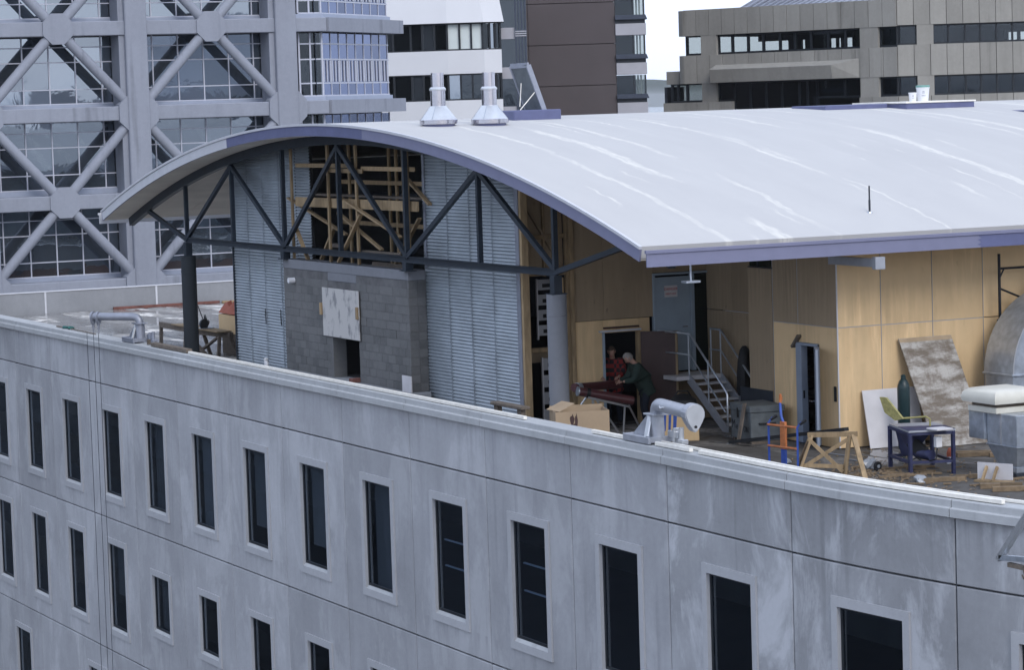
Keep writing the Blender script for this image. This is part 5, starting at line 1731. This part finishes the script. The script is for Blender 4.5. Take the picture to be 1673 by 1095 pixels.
# plywood crate with blue marks, black bag on top
pc = thing('plywood_crate', 'plywood crate with blue spray marks behind the near davit', 'crate', (30.15, 5.52, 0), AZ)
part('side', MB().cbox(-.42, .42, -.3, .3, .0, .64, .01), 'plywood', pc, world=False)
bm_ = MB()
for i, (x, w_, h0, h1) in enumerate(((-.42, .05, .25, .62), (-.33, .06, .18, .66), (-.22, .05, .12, .60), (-.12, .07, .22, .64))):
    bm_.add([(x, -.302, h0), (x + w_, -.302, h0 + .05), (x + w_ + .03, -.302, h1), (x + .02, -.302, h1 - .04)], [(0, 1, 2, 3)])
part('spray_mark', bm_, 'print_blue', pc, world=False)
bg_ = thing('black_bag', 'black tool bag slumped on the plywood crate', 'bag', (30.1, 5.68, .64), AZ)
part('bag', MB().lathe([(.20, 0), (.30, .06), (.28, .18), (.16, .27), (.05, .30)], n=14), 'black_rubber', bg_, True, world=False)
part('strap', MB().tube([(-.2, 0, .2), (-.1, -.05, .36), (.1, -.05, .36), (.2, 0, .2)], .018, 6), 'black_rubber', bg_, True, world=False)
part('red_pouch', MB().lathe([(.07, 0), (.09, .04), (.05, .1)], (-.42, -.1, 0), 10), 'print_red', bg_, True, world=False)

# steel site chest with hand lettering and a plank leaning on it
sc_ = thing('site_chest', 'grey steel site chest with hand-painted lettering below the plywood wall', 'chest', (31.35, 6.70, 0), R(-8))
part('body', MB().cbox(-.45, .62, -.38, .34, .06, .64, .012), 'chest_grey', sc_, world=False)
part('lid', MB().cbox(-.47, .64, -.40, .36, .64, .78, .015), 'chest_grey', sc_, world=False)
for x in (-.40, .5):
    part('runner', MB().box(x, x + .1, -.36, .3, 0, .06), 'weathered_timber', sc_, world=False)
part('hasp', MB().box(-.05, .0, -.415, -.40, .50, .70), 'black_rubber', sc_, world=False)
part('handle', MB().tube([(.63, -.2, .42), (.67, -.2, .42), (.67, .15, .42), (.63, .15, .42)], .015, 8), 'black_rubber', sc_, world=False)
for txt, x, sz, z in (('M', -.30, .26, .34), ('e', -.12, .20, .31), ('ON', .36, .17, .28)):
    me = text_mesh(txt, sz, 'chest_lettering', 'print_black')
    o = link('lettering', me, sc_)
    o.matrix_local = Matrix.Translation((x, -.384, z)) @ Matrix.Rotation(R(90), 4, 'X')
tag(part('leaning_plank', MB().bar((31.75, 6.02, .02), (31.65, 6.26, .82), .11, .03, (0, 1, 0)), 'weathered_timber'), 'dark plank leaning on the front of the site chest', 'plank')
tag(part('long_bar', MB().bar((33.4, 4.9, .30), (37.1, 5.25, .86), .10, .07), 'black_rubber'), 'long black bar sloping up from the deck onto the sawhorse', 'bar')

# hand trolley
ht = thing('hand_trolley', 'upright blue and orange cylinder trolley beside the sawhorse', 'trolley', (35.9, 4.6, 0))
P_ = lambda n, mb, mt: part(n, mb, mt, ht, True)
for x in (35.38, 36.42):
    P_('side_tube', MB().tube([(x, 4.6, .02), (x, 4.6, .88), (x + .05, 4.66, .98)], .022, 8), 'trolley_blue')
    P_('grip', MB().tube([(x + .03, 4.64, .94), (x + .12, 4.72, 1.02)], .028, 8), 'black_rubber')
P_('spine', MB().cbox(35.84, 36.02, 4.57, 4.62, .43, .95, .006), 'orange_paint')
P_('spine', MB().cbox(35.84, 36.02, 4.58, 4.61, .02, .43, .006), 'trolley_blue')
P_('mast', MB().tube([(35.93, 4.6, .93), (35.85, 4.6, 1.05), (35.82, 4.6, 1.30)], .025, 8), 'trolley_blue')
P_('hook', MB().tube([(35.82, 4.6, 1.28), (35.82, 4.62, 1.38), (35.84, 4.6, 1.46)], [.025, .035, .02], 8), 'orange_paint')
for z in (.45, .85):
    P_('cross_tube', MB().tube([(35.38, 4.58, z), (36.42, 4.58, z + .03)], .022, 8), 'orange_paint')
P_('toe_plate', MB().cbox(35.4, 36.4, 4.45, 4.75, .012, .03, .004), 'trolley_blue')
# sawhorse
sh = thing('sawhorse', 'bare timber sawhorse with crossed braces near the parapet', 'sawhorse', (37.0, 5.0, 0))
P_ = lambda n, mb: part(n, mb, 'timber', sh)
P_('rail', MB().bar((36.55, 4.75, .74), (37.3, 5.35, .78), .06, .09))
for a, b_ in (((35.75, 5.0, 0), (36.6, 4.8, .74)), ((36.5, 4.55, 0), (36.62, 4.8, .74)), ((37.15, 5.15, 0), (37.2, 5.25, .76)), ((37.95, 5.1, 0), (37.25, 5.3, .76))):
    P_('leg', MB().bar(a, b_, .09, .045))
P_('brace', MB().bar((36.6, 4.72, .68), (37.15, 5.12, .08), .02, .07))
P_('brace', MB().bar((37.18, 5.22, .68), (36.52, 4.60, .12), .02, .07))
P_('stretcher', MB().bar((36.52, 4.62, .18), (37.15, 5.13, .18), .03, .07))

# table saw
ts = thing('table_saw', 'blue site table saw with a yellow blade guard in the middle of the clutter', 'table saw', (37.7, 6.2, 0))
P_ = lambda n, mb, mt='blue_paint', sm=False: part(n, mb, mt, ts, sm)
c0, c1, c2 = Vector((36.75, 6.42)), Vector((37.88, 6.12)), Vector((38.15, 6.88))
c3 = c0 + c2 - c1
for c in (c0, c1, c2, c3):
    P_('leg', MB().bar((c.x, c.y, 0), (c.x, c.y, .80), .06, .06))
for a, b_ in ((c0, c1), (c1, c2), (c2, c3), (c3, c0)):
    P_('rail', MB().bar((a.x, a.y, .24), (b_.x, b_.y, .24), .05, .05))
    P_('rail', MB().bar((a.x, a.y, .77), (b_.x, b_.y, .77), .05, .06))
top = [c0 - (c1 - c0) * .04, c1 + (c1 - c0) * .05 - (c2 - c1) * .05, c2 + (c2 - c1) * .06, c3 + (c2 - c1) * .05]
P_('table_top', MB().extrude([(q.x, q.y) for q in top], 'z', .80, .835), 'davit_paint')
P_('table_edge', MB().extrude([(q.x, q.y) for q in [top[1] + (top[0] - top[1]) * .55, top[1], top[2], top[2] + (top[3] - top[2]) * .5]], 'z', .836, .842), 'blue_paint')
hop = [(c0 + (c1 - c0) * .12), (c0 + (c1 - c0) * .85)]
P_('hopper', MB().add([(hop[0].x, hop[0].y + .06, .76), (hop[1].x, hop[1].y + .06, .76), (hop[1].x - .2, hop[1].y + .25, .30), (hop[0].x + .1, hop[0].y + .12, .28), (hop[0].x + .1, hop[0].y + .5, .76), (hop[1].x + .05, hop[1].y + .5, .76)],
                      [(0, 1, 2, 3), (4, 5, 2, 3), (0, 3, 4), (1, 5, 2), (0, 1, 5, 4)]))
P_('motor', MB().tube([(37.6, 6.45, .38), (37.95, 6.55, .34)], .10, 14), 'blue_paint', True)
P_('switch_box', MB().cbox(38.0, 38.1, 6.55, 6.68, .50, .70, .01), 'white_plastic')
P_('belt_guard', MB().bar((37.55, 6.35, .6), (37.8, 6.5, .35), .10, .22), 'black_rubber')
P_('offcut', MB().cbox(38.0, 38.35, 6.4, 6.75, .845, .875, .005), 'white_board')
gx_ = [(36.6, 6.32, 1.34), (36.75, 6.36, 1.34), (37.25, 6.40, .98), (37.05, 6.36, .93), (36.75, 6.33, 1.06)]
P_('blade_guard', MB().add([(x, y - .02, z) for x, y, z in gx_] + [(x, y + .02, z) for x, y, z in gx_], [(0, 1, 2, 3, 4), (9, 8, 7, 6, 5)] + [(i, (i + 1) % 5, (i + 1) % 5 + 5, i + 5) for i in range(5)]), 'yellow_paint')
P_('guard_arm', MB().tube([(37.2, 6.4, .98), (37.55, 6.70, 1.02), (37.60, 6.75, .98), (37.6, 6.75, .84)], .018, 8), 'yellow_paint', True)
P_('cable', MB().tube([(38.05, 6.6, .52), (38.15, 6.5, .3), (37.9, 6.4, .22), (37.6, 6.45, .28), (37.5, 6.3, .2)], .014, 6), 'black_rubber', True)
tag(part('extension_lead', MB().tube([(37.0, 6.0, .015), (36.5, 6.1, .02), (35.9, 6.5, .02), (35.2, 6.4, .02), (34.8, 6.7, .02), (34.0, 6.6, .02)], .014, 6), 'polythene', None, True), 'pale extension lead trailing across the wet deck', 'cable')
wh = thing('caster_wheel', 'small black wheel lying by the left leg of the table saw', 'wheel', (36.95, 6.0, .09))
part('tyre', MB().tube([(-.02, 0, 0), (.02, .01, 0)], .09, 16), 'black_rubber', wh, True, world=False)
part('hub', MB().tube([(-.03, 0, 0), (.03, .012, 0)], .035, 10), 'galvanised', wh, True, world=False)

# leaning boards and big cylinder
def leaning(name, y0, y1, z1, base_u, top_u, mt, label, skew=0.0, th=.02):
    vs = [(base_u, y0, .01), (base_u, y1, .01), (top_u, y1 + skew, z1), (top_u, y0 + skew, z1)]
    vs += [(x + th, y, z + .005) for x, y, z in vs]
    o = part(name, MB().add(vs, [(0, 1, 2, 3), (7, 6, 5, 4), (0, 4, 5, 1), (1, 5, 6, 2), (2, 6, 7, 3), (3, 7, 4, 0)]), mt)
    return tag(o, label, 'board')
leaning('white_sheet', 7.66, 8.95, 1.14, 34.12, 33.80, 'white_board', 'white wall sheet leaning on the plywood behind the green cylinder', .03)
sb = leaning('formwork_board', 8.75, 10.0, 2.12, 34.75, 33.80, 'stained_ply', 'large mud-stained formwork board leaning on the plywood wall', -.18, .03)
part('clean_strip', MB().add([(33.872, 8.58, 2.03), (33.872, 9.83, 2.03), (33.836, 9.815, 2.12), (33.836, 8.565, 2.12)], [(0, 1, 2, 3)]), 'plywood_dull_shaded', sb)
gc = thing('gas_cylinder', 'tall dark green gas cylinder standing behind the table saw', 'gas cylinder', (34.5, 8.22, 0))
part('body', MB().lathe([(.11, .0), (.125, .02), (.125, 1.20), (.115, 1.28), (.08, 1.36), (.05, 1.39)], n=24), 'cylinder_green', gc, True, world=False)
part('cap', MB().lathe([(.05, 1.385), (.05, 1.46), (.03, 1.48)], n=14), 'cylinder_green', gc, True, world=False)

# scaffold frame
sf = thing('scaffold_frame', 'dark tubular scaffold frame against the plywood wall at the right', 'scaffold', (34.15, 11.2, 0))
P_ = lambda n, mb: part(n, mb, 'scaffold_tube', sf, True)
for y in (10.83, 11.62):
    P_('upright', MB().tube([(34.1, y, 0), (34.1, y, 3.72)], .03, 10))
for z in (3.42, 1.95, .4):
    P_('ledger', MB().tube([(34.1, 10.83, z), (34.1, 11.62, z)], .024, 8))
P_('brace', MB().tube([(34.1, 10.83, 3.02), (34.1, 11.62, 2.70)], .022, 8))
P_('brace', MB().tube([(34.1, 10.85, 3.25), (34.1, 10.95, 3.42)], .018, 8))
P_('brace', MB().tube([(34.1, 11.60, 3.25), (34.1, 11.50, 3.42)], .018, 8))
P_('brace', MB().tube([(34.1, 11.6, 2.95), (34.1, 12.4, 2.75)], .02, 8))
P_('coupler', MB().cbox(34.05, 34.16, 10.78, 10.89, 2.30, 2.40, .01))

# large galvanised duct bend
du = thing('duct_bend', 'large galvanised duct bend against the plywood wall at the right edge', 'duct', (35.0, 11.6, 0))
x0, x1, yc, zc, ro, ri = 34.25, 35.22, 11.99, 1.37, 1.67, .70
vo = [(yc - ro * math.cos(R(a)), zc + ro * math.sin(R(a))) for a in range(0, 91, 6)]
vi = [(yc - ri * math.cos(R(a)), zc + ri * math.sin(R(a))) for a in range(0, 91, 6)]
part('bend', MB().extrude(vo + vi[::-1], 'x', x0, x1), 'galvanised', du, True)
part('seam', MB().add([(x1 + .004, yc - (ro - .0) * math.cos(R(a)), zc + ro * math.sin(R(a))) for a in range(0, 91, 6)] + [(x1 + .004, yc - (ro - .03) * math.cos(R(a)), zc + (ro - .03) * math.sin(R(a))) for a in range(0, 91, 6)], [(i, i + 1, i + 17, i + 16) for i in range(15)]), 'bright_zinc', du)
part('riser', MB().cbox(x0 + .01, x1 - .01, yc - ro + .01, yc - ri - .01, .0, zc - .03, .01), 'galvanised', du)
part('flange', MB().cbox(x0 - .03, x1 + .03, yc - ro - .03, yc - ri + .03, zc - .03, zc + .01, .006), 'galvanised', du)
part('run', MB().box(x0, x1, yc, yc + 4, zc + ri, zc + ro), 'galvanised', du)
tag(part('blue_strip', MB().cbox(33.765, 33.81, 9.9, 10.9, .88, .94, .005), 'blue_paint'), 'thin blue bar against the plywood behind the extract cowl', 'bar')

# extract units with cream cowls
def extract_unit(loc, label, back=.0):
    t_ = thing('extract_unit', label, 'vent unit', loc, group='galvanised extract units with cream cowls')
    P_ = lambda n, mb, mt='galvanised', sm=False: part(n, mb, mt, t_, sm, world=False)
    P_('plinth', MB().cbox(-.34, .34, -.30, .30, 0, .10, .01), 'dark_metal')
    P_('base', MB().cbox(-.30, .30, -.26, .26, .10, .20, .006))
    b0, b1 = .28, .46
    vs = [(-b0, -.24, .20), (b0, -.24, .20), (b0, .24, .20), (-b0, .24, .20), (-b1, -.36, .58), (b1, -.36, .58), (b1, .36, .58), (-b1, .36, .58)]
    P_('transition', MB().add(vs, [(0, 3, 2, 1), (4, 5, 6, 7), (0, 1, 5, 4), (1, 2, 6, 5), (2, 3, 7, 6), (3, 0, 4, 7)]))
    P_('flange', MB().cbox(-.48, .48, -.38, .38, .575, .60, .004))
    P_('box', MB().cbox(-.46, .46, -.36, .36, .60, 1.16, .008))
    P_('side_box', MB().cbox(-.95, -.47, -.42, .30, .66, 1.20, .008))
    P_('seam', MB().box(.461, .468, -.05, .0, .60, 1.16), 'bright_zinc')
    P_('seam', MB().box(-.05, .0, -.368, -.361, .60, 1.16), 'bright_zinc')
    P_('cowl_band', MB().cbox(-.92, -.02, -.46, .44, 1.16, 1.27, .012), 'cream_plastic')
    P_('cowl_gap', MB().box(-.86, -.08, -.40, .38, 1.27, 1.34), 'weathered_timber')
    cow = [(-1.0, .06), (-1.0, .60)]
    s0 = [(-1.01, -.55), (.07, -.55), (.07, .53), (-1.01, .53)]
    vs, fs = [], []
    for zz, ins in ((1.34, .02), (1.42, 0), (1.52, .03), (1.585, .12), (1.605, .24)):
        vs += [(s0[0][0] + ins, s0[0][1] + ins, zz), (s0[1][0] - ins, s0[1][1] + ins, zz), (s0[2][0] - ins, s0[2][1] - ins, zz), (s0[3][0] + ins, s0[3][1] - ins, zz)]
    for j in range(4):
        for i in range(4):
            fs.append((j * 4 + i, j * 4 + (i + 1) % 4, j * 4 + 4 + (i + 1) % 4, j * 4 + 4 + i))
    fs += [(0, 1, 2, 3), (16, 17, 18, 19)]
    P_('cowl', MB().add(vs, fs), 'cream_plastic', True)
    return t_
extract_unit((39.15, 7.62, 0), 'galvanised extract unit with a cream cowl, the left and fully visible one')
extract_unit((40.15, 8.45, 0), 'galvanised extract unit with a cream cowl cut by the right edge')

# board with cleats, cone, cloth and scraps of wood
lb_ = thing('cleated_board', 'small white upright board with two timber cleats on the deck', 'board', (39.5, 6.9, 0))
part('panel', MB().bar((39.15, 6.72, .17), (39.80, 7.02, .17), .02, .32), 'white_board', lb_)
part('base', MB().bar((39.25, 6.62, .02), (39.9, 6.92, .02), .2, .035), 'timber', lb_)
for f_ in (.28, .58):
    q = Vector((39.15, 6.72, 0)).lerp(Vector((39.80, 7.02, 0)), f_)
    part('cleat', MB().bar((q.x + .08, q.y - .17, .03), (q.x + .01, q.y - .02, .27), .04, .05), 'timber', lb_)
cn = thing('spray_bottle', 'small bottle with an orange cap right of the table saw', 'bottle', (36.9, 7.65, 0))
part('body', MB().lathe([(.06, 0), (.06, .12), (.04, .16)], n=12), 'white_plastic', cn, True, world=False)
part('cap', MB().lathe([(.055, .13), (.06, .2), (.035, .28), (.02, .30)], n=12), 'red_plastic', cn, True, world=False)
cl = MB()
tag(part('carton_scrap', MB().extrude([(37.9, 8.2), (38.45, 8.1), (38.7, 8.6), (38.1, 8.85)], 'z', .28, .33).box(38.0, 38.5, 8.2, 8.7, 0, .28), 'brick_red'), 'reddish board lying on a dark box beside the extract unit', 'board')
rngs = random.Random(21)
for i, (x, y, l_, a) in enumerate(((36.0, 8.75, .75, 62), (36.35, 8.7, .9, 75), (36.7, 9.05, .6, 70), (39.0, 7.05, .7, 65), (40.1, 6.55, .75, 60), (40.75, 6.45, .9, 63), (40.2, 6.25, .35, 60), (38.9, 6.1, .9, 72), (38.95, 6.3, .45, 62))):
    d = Vector((math.cos(R(a)), math.sin(R(a)), 0)) * l_ / 2
    h_ = .06 + .03 * rngs.random()
    words = ('first and longest offcut in the little pile left of the extract unit', 'second offcut in the little pile left of the extract unit', 'loose offcut just behind the little pile', 'offcut lying in front of the cleated board', 'brown offcut right of the cleated board', 'offcut at the right edge of the deck', 'short reddish offcut nearest the second rail', 'long thin batten right of the table saw', 'short batten beside the long thin one')
    tag(part('timber_offcut', MB().bar((x - d.x, y - d.y, h_ / 2 + .004), (x + d.x, y + d.y, h_ / 2 + .004), .11, h_), 'wood_scrap'), words[i], 'offcut', 'timber offcuts on the deck')
dt = MB()
for i in range(620):
    x = rngs.uniform(34.3, 42.5); y = rngs.uniform(4.6, 9.4)
    if rngs.random() < .45:
        x = rngs.gauss(37.3, .8); y = rngs.gauss(5.75, .45)
    a = rngs.uniform(0, math.pi); l_ = rngs.uniform(.02, .10) * (2.6 if rngs.random() < .08 else 1)
    d = Vector((math.cos(a), math.sin(a), 0)) * l_ / 2
    dt.bar((x - d.x, y - d.y, .012), (x + d.x, y + d.y, .012 + rngs.uniform(0, .03)), rngs.uniform(.01, .035), rngs.uniform(.005, .012))
for i in range(46):
    x = rngs.gauss(38.0, 1.3); y = rngs.gauss(6.2, .9)
    a = rngs.uniform(.6, 1.6); l_ = rngs.uniform(.14, .42)
    d = Vector((math.cos(a), math.sin(a), 0)) * l_ / 2
    dt.bar((x - d.x, y - d.y, .022), (x + d.x, y + d.y, .024 + rngs.uniform(0, .02)), rngs.uniform(.03, .07), rngs.uniform(.02, .04))
o = part('wood_chips', dt, 'wood_scrap')
o['kind'] = 'stuff'; o['label'] = 'sawdust and splinters scattered over the wet deck'
def crumple(x, y, s, label, seed, mt='polythene'):
    q = random.Random(seed)
    bm = bmesh.new()
    bmesh.ops.create_icosphere(bm, subdivisions=2, radius=s)
    for v_ in bm.verts:
        v_.co *= q.uniform(.55, 1.25)
        v_.co.z = max(0, v_.co.z * .8 + s * .3)
    mb = MB().add([tuple(v_.co + Vector((x, y, .004))) for v_ in bm.verts], [[v_.index for v_ in f.verts] for f in bm.faces])
    bm.free()
    tag(part('plastic_scrap', mb, mt), label, 'plastic scrap', 'crumpled plastic on the deck')
crumple(36.4, 6.15, .17, 'crumpled clear plastic left of the table saw', 1)
crumple(38.75, 5.75, .12, 'crumpled clear plastic in front of the table saw near the coping', 2)
crumple(35.0, 5.2, .10, 'crumpled white plastic at the foot of the trolley', 3)
tag(part('dark_offcut', MB().cbox(49.0, 49.65, .62, .85, 1.0, 1.18, .02).bar((44.5, .75, .9), (49.2, .7, 1.12), .08, .06), 'weathered_timber'), 'charred plank and block lying behind the coping at the right edge', 'plank')
tag(part('dark_strip', MB().bar((36.9, .42, 1.12), (38.6, .36, 1.16), .12, .05), 'pipe_red'), 'dark red pipe lying just behind the coping by the carton', 'pipe')

# ================================================================== PEOPLE
def person(label, loc, rz_, pose):
    return thing('person', label, 'person', loc, rz_)
def limb_hand(root, wrist, dirv, side, parent):
    """palm and five bent fingers"""
    w_ = Vector(wrist); d = Vector(dirv).normalized()
    s_ = d.cross(Vector((0, 0, 1)))
    s_ = s_.normalized() if s_.length > .1 else Vector((1, 0, 0))
    dn = s_.cross(d).normalized()
    if dn.z > 0: dn = -dn
    J, E_ = [(tuple(w_), .024), (tuple(w_ + d * .05), (.036, .02)), (tuple(w_ + d * .085), (.038, .017))], [(0, 1), (1, 2)]
    for i, (off_, ln) in enumerate(((-.030, .062), (-.010, .072), (.010, .068), (.030, .052))):
        b_ = len(J)
        k0 = w_ + d * .09 + s_ * off_
        J += [(tuple(k0), .0095), (tuple(k0 + d * ln * .5 + dn * .012), .0085), (tuple(k0 + d * ln * .75 + dn * .042), .0075)]
        E_ += [(2, b_), (b_, b_ + 1), (b_ + 1, b_ + 2)]
    b_ = len(J)
    t0 = w_ + d * .035 + s_ * (.036 * side)
    J += [(tuple(t0), .012), (tuple(t0 + s_ * .02 * side + d * .03 + dn * .012), .010), (tuple(t0 + s_ * .02 * side + d * .055 + dn * .03), .008)]
    E_ += [(1, b_), (b_, b_ + 1), (b_ + 1, b_ + 2)]
    return skin_mesh('hand', J, E_, 'skin', parent, 1)

def build_person(label, loc, rot, lean, jacket, trousers, hair_m, head_tilt=.35):
    """local axes: +x is where the person faces, z up"""
    t_ = thing('person', label, 'person', loc, rot)
    c, s = math.cos(lean), math.sin(lean)
    hip = Vector((0, 0, .94))
    def up(h, x=0.0, y=0.0):                 # along the leaning spine
        return (hip.x + s * h + c * x, y, hip.z + c * h - s * x)
    chest, neck, = up(.38), up(.56)
    nk = Vector(neck)
    hd_ = nk + Vector((math.sin(lean + head_tilt) * .15, 0, math.cos(lean + head_tilt) * .15))
    LS, RS = Vector(up(.48, 0, .19)), Vector(up(.48, 0, -.19))
    LE, RE = LS + Vector((.12, .06, -.27)), RS + Vector((.12, -.06, -.27))
    LW, RW = LE + Vector((.24, -.08, -.03)), RE + Vector((.24, .08, -.05))
    LK, RK = Vector((.06, .11, .49)), Vector((.02, -.11, .49))
    LA, RA = Vector((-.02, .13, .08)), Vector((-.06, -.13, .08))
    J = [(tuple(hip), (.14, .11)), (up(.2), (.13, .10)), (chest, (.16, .11)), (neck, .055), (tuple(hd_), .07),
         (tuple(LS), .055), (tuple(LE), .042), (tuple(LW), .028), (tuple(RS), .055), (tuple(RE), .042), (tuple(RW), .028),
         ((0, .09, .88), .085), (tuple(LK), .058), (tuple(LA), .04), ((0, -.09, .88), .085), (tuple(RK), .058), (tuple(RA), .04)]
    E_ = [(0, 1), (1, 2), (2, 3), (3, 4), (2, 5), (5, 6), (6, 7), (2, 8), (8, 9), (9, 10), (0, 11), (11, 12), (12, 13), (0, 14), (14, 15), (15, 16)]
    skin_mesh('body', J, E_, 'skin', t_, 2)
    # head
    ang = lean + head_tilt
    M = Matrix.Translation(hd_ + Vector((math.sin(ang) * .02, 0, math.cos(ang) * .02))) @ Matrix.Rotation(ang, 4, 'Y')
    bm = bmesh.new()
    bmesh.ops.create_uvsphere(bm, u_segments=20, v_segments=14, radius=1)
    for v_ in bm.verts:
        x, y, z = v_.co
        wd = .076 * (1 - .18 * max(0, -z))
        xx = x * (.098 if x < 0 else .092 * (1 - .10 * max(0, -z)))
        if x > .55 and abs(y) < .28 and -.35 < z < .12: xx += .022 * (1 - abs(y) / .28)      # nose
        if x > .5 and .1 < z < .32 and .2 < abs(y) < .55: xx -= .008                          # eye sockets
        v_.co = M @ Vector((xx, y * wd, z * .118))
    me = bpy.data.meshes.new('head'); bm.to_mesh(me); bm.free()
    me.materials.append(MATS['skin']); me.polygons.foreach_set('use_smooth', [True] * len(me.polygons))
    hobj = link('head', me, t_)
    for sy in (-1, 1):
        mb = MB().lathe([(.0, -.009), (.009, 0), (.0, .009)], n=8)
        mb.v = [tuple(M @ (Vector((.088, sy * .03, .018)) + Vector(q))) for q in mb.v]
        part('eye', mb, 'black_rubber', hobj, True, world=False)
        mb = MB().tube([(0, sy * .074, -.03), (0, sy * .082, 0), (-.01, sy * .080, .03)], [.010, .016, .012], 8)
        mb.v = [tuple(M @ Vector(q)) for q in mb.v]
        part('ear', mb, 'skin', hobj, True, world=False)
    mb = MB().bar((.086, -.022, -.062), (.086, .022, -.062), .006, .008)
    mb.v = [tuple(M @ Vector(q)) for q in mb.v]
    part('mouth', mb, 'print_red', hobj, world=False)
    bm = bmesh.new()
    bmesh.ops.create_uvsphere(bm, u_segments=20, v_segments=14, radius=1)
    q_ = random.Random(4)
    dl = [v_ for v_ in bm.verts if (v_.co.x > .45 and v_.co.z < .55) or v_.co.z < -.45]
    bmesh.ops.delete(bm, geom=dl, context='VERTS')
    for v_ in bm.verts:
        v_.co = M @ Vector((v_.co.x * .108 - .004, v_.co.y * .086, v_.co.z * .130 + .002)) + Vector((q_.uniform(-1, 1), q_.uniform(-1, 1), q_.uniform(-1, 1))) * .004
    me = bpy.data.meshes.new('hair'); bm.to_mesh(me); bm.free()
    me.materials.append(MATS[hair_m]); me.polygons.foreach_set('use_smooth', [True] * len(me.polygons))
    link('hair', me, t_)
    # clothes
    JJ = [(up(-.20), (.25, .20)), (up(.02), (.225, .185)), (up(.22), (.205, .175)), (up(.40), (.21, .17)), (up(.535), .085),
          (tuple(LS), .105), (tuple(LE), .082), (tuple(LW - Vector((.03, -.01, 0))), .058), (tuple(RS), .105), (tuple(RE), .082), (tuple(RW - Vector((.03, .01, 0))), .05)]
    JE = [(0, 1), (1, 2), (2, 3), (3, 4), (3, 5), (5, 6), (6, 7), (3, 8), (8, 9), (9, 10)]
    skin_mesh('jacket', JJ, JE, jacket, t_, 2, 1)
    TJ = [(up(.0), (.155, .125)), ((0, .095, .82), .10), (tuple(LK), .075), (tuple(LA), .062), ((0, -.095, .82), .10), (tuple(RK), .075), (tuple(RA), .062)]
    skin_mesh('trousers', TJ, [(0, 1), (1, 2), (2, 3), (0, 4), (4, 5), (5, 6)], trousers, t_, 2)
    for A_ in (LA, RA):
        skin_mesh('boot', [((A_.x - .04, A_.y, .05), (.045, .05)), ((A_.x + .06, A_.y, .045), (.045, .045)), ((A_.x + .17, A_.y, .035), (.042, .035)), ((A_.x - .01, A_.y, .13), .05)], [(0, 1), (1, 2), (0, 3)], 'boot', t_, 1)
    limb_hand(None, LW, (LW - LE), -1, t_)
    limb_hand(None, RW, (RW - RE), 1, t_)
    return t_
build_person('person in a dark green jacket bending over the red pipe outside the doorway', (28.15, 5.85, 0), R(-100), .42, 'jacket_green', 'trousers_navy', 'hair_grey', .45)
build_person('person in a red and black checked shirt standing inside the dark doorway', (26.95, 5.72, 0), R(-35), .22, 'plaid', 'trousers_navy', 'hair_brown', .35)

# ================================================================== AIR
hz = MB().box(-17900, 17900, -17900, 17900, -37, 26)
m = bpy.data.materials.new('haze_air')
m.use_nodes = True
t = m.node_tree
t.nodes.remove(t.nodes['Principled BSDF'])
vol = t.nodes.new('ShaderNodeVolumePrincipled')
vol.inputs['Color'].default_value = (.92, .95, 1, 1)
vol.inputs['Density'].default_value = 5.0e-5
t.links.new(vol.outputs[0], t.nodes['Material Output'].inputs['Volume'])
MATS['haze_air'] = m
o = part('haze', hz, 'haze_air')
o['kind'] = 'stuff'
o['label'] = 'thin pale haze in the air over the harbour'
